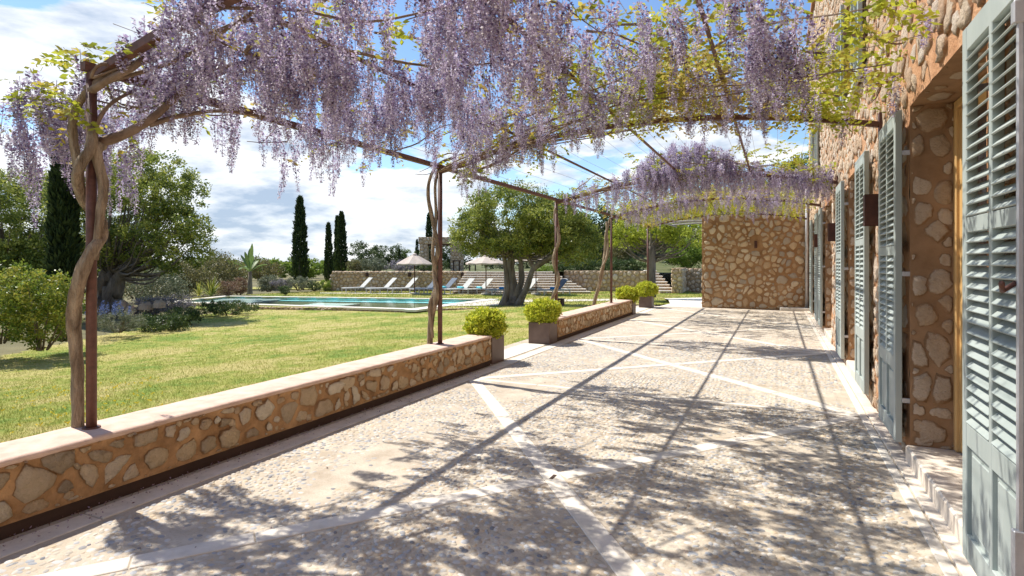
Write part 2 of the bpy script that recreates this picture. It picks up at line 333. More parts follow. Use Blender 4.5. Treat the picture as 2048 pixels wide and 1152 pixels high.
def watermat():
    m, n, l = newmat('Pool water'); out = n['Material Output']; pos = n.new('ShaderNodeNewGeometry').outputs['Position']
    bp = n.new('ShaderNodeBump'); bp.inputs['Strength'].default_value = .25; bp.inputs['Distance'].default_value = .03; l.new(nz(n, l, pos, 2.2, 3), bp.inputs['Height'])
    tr = n.new('ShaderNodeBsdfTransparent'); tr.inputs[0].default_value = (.84, 1.0, 1.0, 1)
    gl = n.new('ShaderNodeBsdfGlossy'); gl.inputs['Roughness'].default_value = .04; l.new(bp.outputs[0], gl.inputs['Normal'])
    fr = n.new('ShaderNodeFresnel'); fr.inputs[0].default_value = 1.06; l.new(bp.outputs[0], fr.inputs['Normal'])
    mx = n.new('ShaderNodeMixShader'); l.new(fr.outputs[0], mx.inputs[0]); l.new(tr.outputs[0], mx.inputs[1]); l.new(gl.outputs[0], mx.inputs[2]); l.new(mx.outputs[0], out.inputs[0])
    return m
M['water'] = watermat()
M['basin'] = solid('Pale aqua pool plaster', (.40, .82, .82), (.48, .88, .87), 1.5, .7, 0)
M['sea'] = solid('Distant sea', (.10, .20, .32), (.12, .23, .35), .01, .4, 0)

# ------------------------------------------------------------------ stonework: rubble cells clipped from a Voronoi pattern
def clip(poly, mx, my, nx, ny):
    out = []; k = len(poly)
    for i in range(k):
        a, b = poly[i], poly[(i + 1) % k]; da = (a[0] - mx) * nx + (a[1] - my) * ny; db = (b[0] - mx) * nx + (b[1] - my) * ny
        if da <= 0: out.append(a)
        if (da < 0 < db) or (db < 0 < da):
            q = da / (da - db); out.append((a[0] + (b[0] - a[0]) * q, a[1] + (b[1] - a[1]) * q))
    return out
def cells(w, h, sx, sy, jitter=.42, drop=.12, seed=1):
    R = random.Random(seed); nx, ny = max(1, round(w / sx)), max(1, round(h / sy)); sx, sy = w / nx, h / ny; g = {}
    for i in range(-1, nx + 1):
        for j in range(-1, ny + 1):
            if R.random() < drop and 0 <= i < nx: continue
            g[i, j] = ((i + .5 + (j % 2) * .45 - .2 + R.uniform(-jitter, jitter)) * sx, (j + .5 + R.uniform(-jitter, jitter)) * sy)
    for (i, j), (x, y) in g.items():
        poly = [(max(0, x - 2 * sx), max(0, y - 2 * sy)), (min(w, x + 2 * sx), max(0, y - 2 * sy)), (min(w, x + 2 * sx), min(h, y + 2 * sy)), (max(0, x - 2 * sx), min(h, y + 2 * sy))]
        for di in (-2, -1, 0, 1, 2):
            for dj in (-2, -1, 0, 1, 2):
                q = g.get((i + di, j + dj))
                if q is None or (di == 0 and dj == 0): continue
                dx, dy = q[0] - x, q[1] - y; d = math.hypot(dx, dy)
                if d < 1e-6: continue
                poly = clip(poly, (x + q[0]) / 2, (y + q[1]) / 2, dx / d, dy / d)
                if len(poly) < 3: break
            if len(poly) < 3: break
        if len(poly) >= 3: yield poly
def stone_verts(poly, R, shrink, prot, N=10, rough=.22):
    cx = sum(p[0] for p in poly) / len(poly); cy = sum(p[1] for p in poly) / len(poly); rad = []
    for k in range(N):
        a = 2 * math.pi * k / N; dx, dy = math.cos(a), math.sin(a); best = 1e9
        for i in range(len(poly)):
            x1, y1 = poly[i][0] - cx, poly[i][1] - cy; x2, y2 = poly[(i + 1) % len(poly)][0] - cx, poly[(i + 1) % len(poly)][1] - cy
            ex, ey = x2 - x1, y2 - y1; dn = dx * ey - dy * ex
            if abs(dn) < 1e-9: continue
            t = (x1 * ey - y1 * ex) / dn; u = (x1 * dy - y1 * dx) / dn
            if t > 0 and -1e-6 <= u <= 1 + 1e-6: best = min(best, t)
        rad.append(best if best < 1e8 else .01)
    mean = sum(rad) / N
    rad = [min(r, (.76 * r + .12 * rad[k - 1] + .12 * rad[(k + 1) % N]) * (1 + R.uniform(-rough, rough * .3))) for k, r in enumerate(rad)]
    rad = [min(r, mean * 1.9) for r in rad]
    vs = []
    for sc, hh in ((1., -.35), (.93, .66), (.55, 1.)):
        for k in range(N):
            a = 2 * math.pi * k / N; r = rad[k] * shrink * sc
            vs.append((cx + r * math.cos(a), cy + r * math.sin(a), prot * (hh + R.uniform(-rough * 2.2, rough * 1.6) * (hh > 0))))
    vs.append((cx, cy, prot * (1 + R.uniform(-.25, .15)))); fs = []
    for q in range(2):
        for k in range(N): a, b = q * N + k, q * N + (k + 1) % N; fs += [(a, b, b + N), (a, b + N, a + N)]
    for k in range(N): fs.append((2 * N + k, 2 * N + (k + 1) % N, 3 * N))
    return vs, fs, (cx, cy), mean
def visible_px(p, size):
    t = depth(p[0], p[1])
    if t < .3: return 0
    px = CX + F * lat(p[0], p[1]) / t; py = HY - F * (p[2] - H) / t
    if not (-60 < px < 2108 and -60 < py < 1212): return 0
    return size * F / t
def ering(n): k = (n - 1) // 3; return [0.] * k + [.42] * k + [.85] * k + [1.]
class Rubble:
    """collects stones over several faces of one thing, the largest in view become parts of their own"""
    def __init__(s, parent, mat, name='stone', limit=300): s.parent, s.mat, s.name, s.limit, s.items = parent, mat, name, limit, []
    def face(s, org, A, Bv, w, h, sx, sy, shrink=(.72, .92), prot=(.012, .03), holes=(), seed=1, drop=.12, warp=None, skip=0., foreshort=1., N=10, jitter=.42, fill=False):
        org, A, Bv = Vector(org), Vector(A).normalized(), Vector(Bv).normalized(); Nn = A.cross(Bv); R = random.Random(seed); big = []
        for poly, small in [(p, 0) for p in cells(w, h, sx, sy, jitter, drop=drop, seed=seed)] + ([(p, 1) for p in cells(w, h, sx * .42, sy * .42, .5, drop=.3, seed=seed + 500)] if fill else []):
            if R.random() < skip: continue
            if small:        # little fillers wedged into the wide joints
                qx, qy = sum(p[0] for p in poly) / len(poly), sum(p[1] for p in poly) / len(poly)
                if any((qx - bx) ** 2 + (qy - by) ** 2 < (bm * 1.25) ** 2 for bx, by, bm in big): continue
                if len(poly) < 3 or R.random() < .25: continue
            sk = R.uniform(*shrink); vs, fs, c, m = stone_verts(poly, R, min(sk, .85) if small else sk, R.uniform(*prot) * (.7 if small else 1), 8 if small else N)
            if not small: big.append((c[0], c[1], m * sk))
            if any(x0 - m * .7 < c[0] < x1 + m * .7 and y0 - m * .7 < c[1] < y1 + m * .7 for x0, x1, y0, y1 in holes): continue
            if any(x0 < v[0] < x1 and y0 < v[1] < y1 for v in vs for x0, x1, y0, y1 in holes): continue
            V = [org + A * v[0] + Bv * v[1] + Nn * v[2] for v in vs]
            if warp: V = [warp(p) for p in V]
            s.items.append((visible_px(V[-1], m * foreshort), V, fs, R.random()))
        return s
    def done(s, min_px=0):
        s.items.sort(key=lambda q: -q[0]); singles = [q for q in s.items[:s.limit] if q[0] > min_px]; rest = s.items[len(singles):]
        for _, V, fs, v in singles:
            c = V[-1]
            me = np_mesh(s.name, [p - c for p in V], fs, s.mat, [v] * len(V), True, ering(len(V))); o = bpy.data.objects.new(s.name, me); COL.objects.link(o); o.location = c; hang(o, s.parent)
        if rest:
            VV, FF, vv, ee = [], [], [], []
            for _, V, fs, v in rest: b = len(VV); VV += V; ee += ering(len(V)); FF += [(f[0] + b, f[1] + b, f[2] + b) for f in fs]; vv += [v] * len(V)
            o = obj(s.name + 'work', np_mesh(s.name + 'work', VV, FF, s.mat, vv, True, ee), s.parent); o['kind'] = 'stuff'
# ------------------------------------------------------------------ foliage
def leaf_arrays(C, size, aspect=.5, up=.3, fold=.25, dirs=None, droop=0.):
    """C (n,3) leaf bases -> diamond leaves of four corners"""
    n = len(C); size = np.asarray(size, dtype=float) * np.ones(n)
    if dirs is None:
        d = rng.normal(size=(n, 3)); d[:, 2] = d[:, 2] * .7 + up - droop
    else: d = np.asarray(dirs, dtype=float) + rng.normal(size=(n, 3)) * .25
    d /= np.linalg.norm(d, axis=1)[:, None]
    q = rng.normal(size=(n, 3)); q -= d * (q * d).sum(1)[:, None]; q /= np.linalg.norm(q, axis=1)[:, None]
    w = np.cross(d, q); L = size[:, None]
    V = np.empty((n, 4, 3)); V[:, 0] = C; V[:, 1] = C + d * L * .45 + q * L * aspect * .5; V[:, 2] = C + d * L + w * L * fold * .3; V[:, 3] = C + d * L * .45 - q * L * aspect * .5
    V[:, 1] += w * L * fold * .4; V[:, 3] += w * L * fold * .4
    Fc = np.arange(n * 4).reshape(n, 4); return V.reshape(-1, 3), Fc
def leaf_mesh(name, C, size, mat, aspect=.5, up=.3, v=None, dirs=None, droop=0.):
    V, Fc = leaf_arrays(C, size, aspect, up, dirs=dirs, droop=droop); n = len(C)
    if v is None: v = rng.random(n)
    return np_mesh(name, V, Fc, mat, np.repeat(v, 4))
def ball_pts(n, c, r, shell=.5):
    d = rng.normal(size=(n, 3)); d /= np.linalg.norm(d, axis=1)[:, None]
    return np.asarray(c) + d * np.asarray(r) * (shell + (1 - shell) * rng.random(n) ** .6)[:, None], d
def clumped(nclump, per, c, r, cr, shell=.55, flat=.8):
    """leaf points: clumps of leaves spread through an ellipsoid, uneven outline"""
    cc, _ = ball_pts(nclump, c, r, shell); rr = cr * rng.uniform(.55, 1.3, nclump)
    idx = np.repeat(np.arange(nclump), per); d = rng.normal(size=(len(idx), 3)); d /= np.linalg.norm(d, axis=1)[:, None]
    P = cc[idx] + d * (rr[idx] * rng.random(len(idx)) ** .5)[:, None] * np.array((1, 1, flat)); vv = np.clip(rng.random(nclump)[idx] * .5 + rng.random(len(idx)) * .5 + (d[:, 2] > .2) * .12, 0, 1)
    return P, vv, cc
def tree(name, label, cat, base, trunk_pts, trunk_r, crowns, leaf, mat, bark, group=None, lobes=.0, limbs=14, extra=None):
    """trunk_pts relative to base; crowns: (centre, radii, nclump, per, clump radius)"""
    base = Vector(base); t = thing(name, label, cat, base, group)
    mb = MB(); path = spline([base + Vector(p) for p in trunk_pts], 5); m = len(path)
    rr = [np.interp(i / (m - 1), np.linspace(0, 1, len(trunk_r)), trunk_r) for i in range(m)]
    mb.tube(path, rr, 16 if lobes else 9, lobes=lobes, twist=base.x)
    if extra:
        for pts, ra in extra:
            pp = spline([base + Vector(p) for p in pts], 4); mb.tube(pp, [np.interp(i / (len(pp) - 1), np.linspace(0, 1, len(ra)), ra) for i in range(len(pp))], 10, lobes=lobes * .8, twist=3 + len(pts))
    mb.build('trunk', M[bark], t, True)
    top = path[-1]; lb = MB(); PP, VV = [], []
    for c, r, nc, per, cr in crowns:
        P, vv, cc = clumped(nc, per, base + Vector(c), r, cr); PP.append(P); VV.append(vv)
        for k in range(min(limbs, nc)):
            e = Vector(cc[k]); s0 = path[max(0, m - 1 - (k % 4))]; mid = s0.lerp(e, .5) + Vector((random.uniform(-.2, .2), random.uniform(-.2, .2), -.12 * (e - s0).length))
            L = (e - s0).length; r0 = min(trunk_r[-1] * .35, .02 + L * .012)
            lb.tube(spline([s0, mid, s0.lerp(e, .85)], 4), [r0 * (1 - .85 * i / 8) for i in range(9)], 5)
    lb.build('limbs', M[bark], t, True)
    P = np.concatenate(PP); obj('crown', leaf_mesh('crown', P, leaf * rng.uniform(.7, 1.3, len(P)), M[mat], .5, .35, np.concatenate(VV)), t)
    return t
def bush(name, label, cat, c, r, nclump, per, leaf, mat, cr=None, group=None, flat=.8, aspect=.5, stems=True, shell=.5, up=.4):
    """c = centre of its foot"""
    c = Vector(c); t = thing(name, label, cat, c, group); cr = cr or min(r) * .45
    P, vv, cc = clumped(nclump, per, c + Vector((0, 0, r[2] * .95)), r, cr, shell, flat); P[:, 2] = np.maximum(P[:, 2], c.z + .01)
    obj('foliage', leaf_mesh('foliage', P, leaf * rng.uniform(.7, 1.3, len(P)), M[mat], aspect, up, vv), t)
    if stems:
        mb = MB()
        for k in range(min(9, nclump)):
            e = Vector(cc[k]); e.z = max(e.z, c.z + .1); s0 = c + Vector(((e.x - c.x) * .2, (e.y - c.y) * .2, -.02)); mb.tube([s0, s0.lerp(e, .5) + Vector((0, 0, .05)), e], [.02, .014, .005], 4)
        mb.build('stems', M['bark'], t)
    return t
def px_bush(name, label, cat, px, base_py, wpx, hpx, t, *a, depth_ratio=1., **k):
    z = zfor(base_py, t); q = PT(px, base_py, t); s = t / F; q = q + Vector((-SN, CS, 0)) * (wpx * s * .5 * depth_ratio * .8)
    return bush(name, label, cat, q, (wpx * s * .5, wpx * s * .5 * depth_ratio, hpx * s * .5), *a, **k)
def cypress(label, px, top_py, base_py, wpx, t, group='slender cypresses beyond the pool', n=5200):
    s = t / F; c = PT(px, base_py, t); h = (base_py - top_py) * s; w = wpx * s * .5
    T = thing('cypress', label, 'cypress', c, group)
    MB().tube([c, c + Vector((0, 0, h * .9))], [w * .3, .02], 6).build('trunk', M['bark'], T)
    k = rng.random(n) ** .85; prof = np.minimum(1, (k + .03) * 7) ** .5 * np.clip((1 - k), 0, 1) ** .48; prof *= .88 / .80
    a = rng.random(n) * 2 * math.pi; lump = 1 + .16 * np.sin(a * 3 + k * 30) + .10 * np.sin(a * 5 - k * 47 + px)
    rr = w * np.minimum(prof, 1.05) * lump * (.55 + .45 * rng.random(n) ** .5)
    P = np.stack([c.x + rr * np.cos(a), c.y + rr * np.sin(a), c.z + k * h * .98], 1)
    dirs = np.stack([np.cos(a) * .35, np.sin(a) * .35, np.ones(n)], 1)
    obj('crown', leaf_mesh('crown', P, h * .035 * rng.uniform(.7, 1.3, n) + .05, M['cypress'], .32, dirs=dirs), T)
    return T
exec_parts = True
# ================================================================== THE SETTING
WX0, WX1, WTOP = -4.06, -3.66, .42          # seat wall
HX = .87                                     # house face
YE = 19.4                                    # gable wall
PL = -.36                                    # pool lawn level
def zl(x, y): return -.46 * max(smooth((-4.1 - x) / 9), .8 * smooth((y - 16) / 8)) - .03 * (smooth((x + 4.4) / .3))
def onlawn(px, py):
    z = -.3
    for _ in range(30): p = PZ(px, py, z); z = zl(p.x, p.y)
    return p
def grid_sheet(name, fx, xs, ys, mat, keep=None):
    idx, V, Fc = {}, [], []
    def vid(i, j):
        if (i, j) not in idx: idx[i, j] = len(V); V.append(fx(xs[i], ys[j]))
        return idx[i, j]
    for i in range(len(xs) - 1):
        for j in range(len(ys) - 1):
            if keep and not keep((xs[i] + xs[i + 1]) / 2, (ys[j] + ys[j + 1]) / 2): continue
            Fc.append((vid(i, j), vid(i + 1, j), vid(i + 1, j + 1), vid(i, j + 1)))
    return tag(obj(name, np_mesh(name, V, Fc, mat, None, True)), kind='structure')
def inside(poly, x, y):
    c = False; j = len(poly) - 1
    for i in range(len(poly)):
        if (poly[i][1] > y) != (poly[j][1] > y) and x < (poly[j][0] - poly[i][0]) * (y - poly[i][1]) / (poly[j][1] - poly[i][1]) + poly[i][0]: c = not c
        j = i
    return c
def gfun(r, t):
    p = B(r, t, 0)
    if p.x > -4.2 and p.y < 19.6: z = -.12
    elif t < 30: z = zl(p.x, p.y) - .06
    else: z = -.52 - .0022 * max(0, t - 45)
    return B(r, t, z)
rs = sorted(set([-3000, -1500, -700, -300, -150, -80, -50, -40, 30, 40, 60, 120, 300, 900, 3000] + [-32 + .8 * i for i in range(76)]))
ts = sorted(set([-40, -25, -16, -12, 36, 40, 46, 55, 70, 100, 160, 300, 600, 1200, 2500, 5000] + [-10 + .8 * i for i in range(57)]))
grid_sheet('ground', gfun, rs, ts, M['soil'])
Kpx = [(345, 604), (490, 613.5), (821, 618), (1024, 615), (1160, 612), (1250, 609)]
K = [PZ(a, b, PL) for a, b in Kpx]
lawn_poly = [(-4.05, -6), (-4.05, 19.2)] + [(k.x, k.y) for k in reversed(K)] + [tuple(onlawn(a, b)[:2]) for a, b in ((440, 624), (345, 640), (250, 662), (120, 688), (0, 712), (-150, 745))] + [(-11.5, -6)]
xs = [-24 + .22 * i for i in range(92)]; ys = [-6 + .22 * i for i in range(150)]
grid_sheet('lawn', lambda x, y: (x, y, zl(x, y)), xs, ys, M['lawn'], lambda x, y: inside(lawn_poly, x, y))
# pool in its raised lawn
pool = [PZ(352, 602.5, PL + .04), PZ(824, 616.5, PL + .04), PZ(968, 598.5, PL + .04), PZ(455, 592, PL + .04)]
prt = [(lat(p.x, p.y), depth(p.x, p.y)) for p in pool]
krt = [(lat(p.x, p.y), depth(p.x, p.y)) for p in K]
plat = krt + [(11, 24.6), (11, 37.2), (-11.9, 37.2), (-14.5, 33), (-16.5, 29)]
cx_, cy_ = sum(p[0] for p in prt) / 4, sum(p[1] for p in prt) / 4
pin = [(cx_ + (a - cx_) * .985, cy_ + (b - cy_) * .97) for a, b in prt]
grid_sheet('pool_lawn', lambda r, t: B(r, t, PL), [-18 + .2 * i for i in range(150)], [22 + .2 * i for i in range(77)], M['lawn'], lambda r, t: inside(plat, r, t) and not inside(pin, r, t))
kb = MB()
stones_k = Rubble(kerbt := thing('garden_kerb', 'low kerb of small rough stones edging the raised pool lawn', 'stone kerb', K[2]), M['stone_dry'], 'stone', 140)
for i in range(len(K) - 1):
    a, b = K[i], K[i + 1]; d = (b - a).normalized(); nn = Vector((d.y, -d.x, 0)); q = [a - nn * .14, a + nn * .0, b + nn * .0, b - nn * .14]
    kb.add([Vector((p.x, p.y, PL - .3)) for p in q] + [Vector((p.x, p.y, PL - .01)) for p in q], ((4, 5, 6, 7), (0, 1, 5, 4), (1, 2, 6, 5), (2, 3, 7, 6), (3, 0, 4, 7)))
    L = (b - a).length; stones_k.face(Vector((a.x, a.y, PL - .16)) + nn * .004, d, (0, 0, 1), L, .16, .22, .16, (.85, .95), (.02, .04), seed=i)
    stones_k.face(Vector((a.x, a.y, PL - .006)) - nn * -.0, d, -nn, L, .16, .26, .16, (.85, .95), (.01, .02), seed=i + 20)
kb.build('core', M['mortar_grey'], kerbt); stones_k.done()
pt = thing('swimming_pool', 'long pale turquoise swimming pool with white stone coping beside the lawn', 'pool', (pool[0] + pool[2]) / 2)
wz = PL - .03; bs = MB(); C_ = Vector((sum(p.x for p in pool) / 4, sum(p.y for p in pool) / 4, 0))
inn = [Vector((p.x, p.y, 0)) for p in pool]; bv = [Vector((p.x, p.y, PL + .02)) for p in inn] + [Vector((p.x, p.y, PL - .17)) for p in inn]
bs.add(bv, ((4, 5, 6, 7), (0, 4, 5, 1), (1, 5, 6, 2), (2, 6, 7, 3), (3, 7, 4, 0))).build('basin', M['basin'], pt)
# shallow sand coloured entry at the left end, white block painting a reflection on the near side
def quadlerp(a, b): return inn[0].lerp(inn[1], a).lerp(inn[3].lerp(inn[2], a), b)
def ledge(a0, a1, b0, b1, z, m):
    q = [quadlerp(a0, b0), quadlerp(a1, b0), quadlerp(a1, b1), quadlerp(a0, b1)]; MB().add([Vector((p.x, p.y, PL - .165)) for p in q] + [Vector((p.x, p.y, z)) for p in q], ((4, 5, 6, 7), (0, 1, 5, 4), (1, 2, 6, 5), (2, 3, 7, 6), (3, 0, 4, 7))).build('ledge_and_reflection', m, pt)
ledge(.01, .24, .02, .98, wz - .05, M['concrete']); ledge(.50, .66, .02, .5, wz - .03, M['coping']); ledge(.24, .94, .86, .98, wz - .09, M['basin'])
MB().add([Vector((p.x, p.y, wz)) for p in inn], ((0, 1, 2, 3),)).build('water', M['water'], pt)
for i in range(4):       # coping flags laid end to end
    a, b = inn[i], inn[(i + 1) % 4]; d = (b - a).normalized(); nn = Vector((d.y, -d.x, 0)); L = (b - a).length; n = max(2, int(L / 1.1)); w = .55 if i == 1 else .38
    for k in range(n):
        s0, s1 = a + d * (L * k / n + .006), a + d * (L * (k + 1) / n - .006)
        if k == 0: s0 = a - d * (.0 if i % 2 == 0 else w)
        if k == n - 1: s1 = b + d * (.0 if i % 2 == 0 else w)
        q = [s0, s0 + nn * w, s1 + nn * w, s1]
        MB().add([Vector((p.x, p.y, PL - .04)) for p in q] + [Vector((p.x, p.y, PL + .035)) for p in q], ((4, 5, 6, 7), (0, 1, 5, 4), (1, 2, 6, 5), (2, 3, 7, 6), (3, 0, 4, 7))).build('coping_slab', M['coping'], pt)
wall_e = thing('pool_edge_wall', 'low rough stone plinth carrying the near pool coping above the lawn', 'stone plinth', K[1])
pe = Rubble(wall_e, M['stone_dry'], 'stone', 120); a, b = pool[0], pool[1]; d = (b - a); d.z = 0; L = d.length; d.normalize(); nn = Vector((d.y, -d.x, 0)); aa = a + nn * .34
MB().add([Vector((p.x, p.y, z)) for z in (PL - .4, PL - .045) for p in (aa - nn * .2, aa, aa + d * L, aa + d * L - nn * .2)], ((4, 5, 6, 7), (0, 1, 5, 4), (1, 2, 6, 5), (2, 3, 7, 6), (3, 0, 4, 7))).build('core', M['mortar_grey'], wall_e)
pe.face(Vector((aa.x, aa.y, PL - .21)), d, (0, 0, 1), L, .16, .3, .16, (.85, .95), (.02, .05), seed=77).done()
# garden path of flags on the pool lawn, side path past the gable
def px_sheet(name, pts, z, mat, n=1):
    q = [PZ(a, b, z) for a, b in pts]; return tag(obj(name, np_mesh(name, q, [tuple(range(len(q)))], mat)), kind='structure')
px_sheet('garden_path', [(1010, 604.5), (1262, 600.5), (1262, 597), (1010, 600)], PL + .012, M['slab'])
px_sheet('far_garden_path', [(640, 586.5), (1010, 589), (1010, 587.2), (640, 585.2)], PL + .012, M['slab'])
px_sheet('pool_terrace', [(886, 612), (1010, 610.5), (1030, 604), (985, 600)], PL + .016, M['slab'])
sp_ = [Vector((-2.2, 19.38, -.012)), Vector((-3.62, 19.38, -.012)), Vector((-3.75, 22.5, -.12)), Vector((-4.4, 26, -.2)), Vector((-5.2, 29.3, PL + .02)), Vector((-2.8, 31.5, PL + .02)), Vector((-1.0, 30.5, PL + .02)), Vector((-1.9, 24, -.16))]
tag(obj('side_path', np_mesh('side_path', sp_ + [Vector((-2.6, 25, -.17))], [(0, 1, 2, 8), (8, 2, 3, 8)][:1] + [(8, 2, 3, 4), (8, 4, 5, 6), (0, 8, 6, 7)], M['slab'])), kind='structure')

# ------------------------------------------------------------------ terrace: mortar bed, slab bands, pebbles
TX0, TX1 = WX1 - .1, HX + .3
terr = tag(obj('terrace', MB().box(TX0 - .55, TX1, -3, YE, -.4, 0).mesh('terrace', M['bed'])), kind='structure')
bays = [(.95, 6.3), (6.3, 10.42), (10.42, 14.5), (14.5, 18.6)]; BX0, BX1, BW = -3.45, .70, .065
segs = []      # centre lines of bands
for y0, y1 in bays: segs += [((BX0, y1), (BX1, y0)), ((BX0, y0), (BX1, y1))]
segs += [((BX0, y), (BX1, y)) for y in (.95, 6.3, 10.42, 14.5, 18.6)]
segs += [((BX0 - .04, -2.6), (BX0 - .04, 19.3)), ((BX1 + .05, -2.6), (BX1 + .05, 19.3))]
def seg_d(x, y, s):
    (x1, y1), (x2, y2) = s; dx, dy = x2 - x1, y2 - y1; t = max(0, min(1, ((x - x1) * dx + (y - y1) * dy) / (dx * dx + dy * dy))); return math.hypot(x - x1 - t * dx, y - y1 - t * dy)
def slab_strip(p0, p1, w, step, parent, name='paving_slab', zt=.006, mat=None, joint=.004, trim=0):
    p0, p1 = Vector((*p0, 0)), Vector((*p1, 0)); d = (p1 - p0).normalized(); L = (p1 - p0).length; nn = Vector((-d.y, d.x, 0)); n = max(1, round((L - 2 * trim) / step)); e = [trim + (L - 2 * trim) * k / n for k in range(n + 1)]
    for k in range(1, n): e[k] += random.uniform(-.2, .2) * step
    for k in range(n):
        a, b = p0 + d * (e[k] + joint), p0 + d * (e[k + 1] - joint); h = zt + random.uniform(-.0015, .0015)
        o = MB().add([q + Vector((0, 0, z)) for z in (-.01, h - .003) for q in (a - nn * w, b - nn * w, b + nn * w, a + nn * w)] + [q + Vector((0, 0, h)) for q in (a + d * .004 - nn * (w - .004), b - d * .004 - nn * (w - .004), b - d * .004 + nn * (w - .004), a + d * .004 + nn * (w - .004))],
                 ((0, 1, 5, 4), (1, 2, 6, 5), (2, 3, 7, 6), (3, 0, 4, 7), (4, 5, 9, 8), (5, 6, 10, 9), (6, 7, 11, 10), (7, 4, 8, 11), (8, 9, 10, 11))).build(name, mat or M['slab'], parent)
for y0, y1 in bays:
    mid = ((BX0 + BX1) / 2, (y0 + y1) / 2)
    slab_strip((BX0, y1), (BX1, y0), BW, .92, terr, zt=.006)
    g = .075
    for a, b in (((BX0, y0), mid), (mid, (BX1, y1))): slab_strip(a, b, BW, .92, terr, zt=.0055, trim=g)
for y in (6.3, 10.42, 14.5, 18.6): slab_strip((BX0 + .03, y), (BX1 - .03, y), .035, .8, terr, zt=.0045)
slab_strip((BX0 - .09, -2.6), (BX0 - .09, 19.3), .085, .95, terr, zt=.007); slab_strip((BX1 + .03, -2.6), (BX1 + .03, 19.3), .03, .95, terr, zt=.007)
slab_strip((HX - .045, -2.6), (HX - .045, 19.3), .055, .7, terr, zt=.016, mat=M['step'])
for y0, y1 in ((7.24, 9.42), (15.85, 19.35)): slab_strip((-3.9, y0), (-3.9, y1), .21, .75, terr, 'edge_slab', .01, M['slab'])
dm = MB().box(BX0 * .5 + BX1 * .5 - .012, BX0 * .5 + BX1 * .5 + .012, 3.59, 3.67, 0, .0085); dm.build('drain_slot', M['dark'], terr)
# pebbles
def pebble_base(n):
    V, Fc = [], []
    for r, z in ((1., -.35), (.80, .62)):
        for k in range(n): a = 2 * math.pi * k / n; V.append((r * math.cos(a), r * math.sin(a), z))
    V.append((0, 0, 1.))
    for k in range(n): Fc += [(k, (k + 1) % n, n + (k + 1) % n), (k, n + (k + 1) % n, n + k), (n + k, n + (k + 1) % n, 2 * n)]
    return np.array(V), np.array(Fc)
pts = []
y = .9
while y < 11.2:
    st = .039 if y < 7.5 else .046
    x = BX0 + .02
    while x < BX1 - .01:
        xx, yy = x + random.uniform(-.45, .45) * st, y + random.uniform(-.45, .45) * st; x += st * 1.12
        t = depth(xx, yy)
        if t < 2.2 or not (-100 < CX + F * lat(xx, yy) / t < 2100): continue
        if min(seg_d(xx, yy, s) for s in segs if abs((s[0][1] + s[1][1]) / 2 - yy) < 30) < BW + .012: continue
        q = mnoise.fractal(Vector((xx * .9, yy * .9, 0)), 1, 2, 4) + .35 * mnoise.noise(Vector((xx * 5, yy * 5, 3)))
        if q < -.42 + random.uniform(-.2, .2): continue           # here the mortar covers them
        pts.append((xx, yy, st, q))
    y += st * .92
pts.sort(key=lambda p: p[1] * CS - p[0] * SN)
pb8, pf8 = pebble_base(9); pb6, pf6 = pebble_base(6)
pv = [np_mesh('pebble', pb8 * np.array((1, random.uniform(.8, 1), 1)), pf8, M['pebble'], np.full(len(pb8), i / 7.), True) for i in range(7)]
vis = [p for p in pts if -20 < CX + F * lat(p[0], p[1]) / depth(p[0], p[1]) < 2068 and HY + F * H / depth(p[0], p[1]) < 1150]
near = set(id(p) for p in vis[:300])
def peb(p):
    a = random.gauss(.0, .6) + (.5 * mnoise.noise(Vector((p[0], p[1], 5)))) * 2; s = p[2] * random.uniform(.42, .62) * random.choice((1, 1, 1, .75, 1.18)); el = random.uniform(.55, .85)
    h = max(.002, .0035 + .004 * p[3] + random.uniform(-.001, .002)) ; return a, s, s * el, min(h, .0068)
for p in vis[:300]:
    a, sx, sy, h = peb(p); o = bpy.data.objects.new('pebble', random.choice(pv)); COL.objects.link(o); o.location = (p[0], p[1], 0); o.rotation_euler = (random.gauss(0, .05), random.gauss(0, .05), a); o.scale = (sx, sy, h); o.parent = terr
VV, FF, vv = [], [], []; base = 0
for p in pts:
    if id(p) in near: continue
    bv_, bf_ = (pb8, pf8) if p[1] < 4.2 else (pb6, pf6)
    a, sx, sy, h = peb(p); c_, s_ = math.cos(a), math.sin(a); q = bv_ * (sx, sy, h); R_ = np.stack([q[:, 0] * c_ - q[:, 1] * s_ + p[0], q[:, 0] * s_ + q[:, 1] * c_ + p[1], q[:, 2]], 1)
    VV.append(R_); FF.append(bf_ + base); base += len(bv_); vv.append(np.full(len(bv_), random.random()))
o = obj('pebbles', np_mesh('pebbles', np.concatenate(VV), np.concatenate(FF), M['pebble'], np.concatenate(vv), True), terr); o['kind'] = 'stuff'
print('pebbles', len(pts))

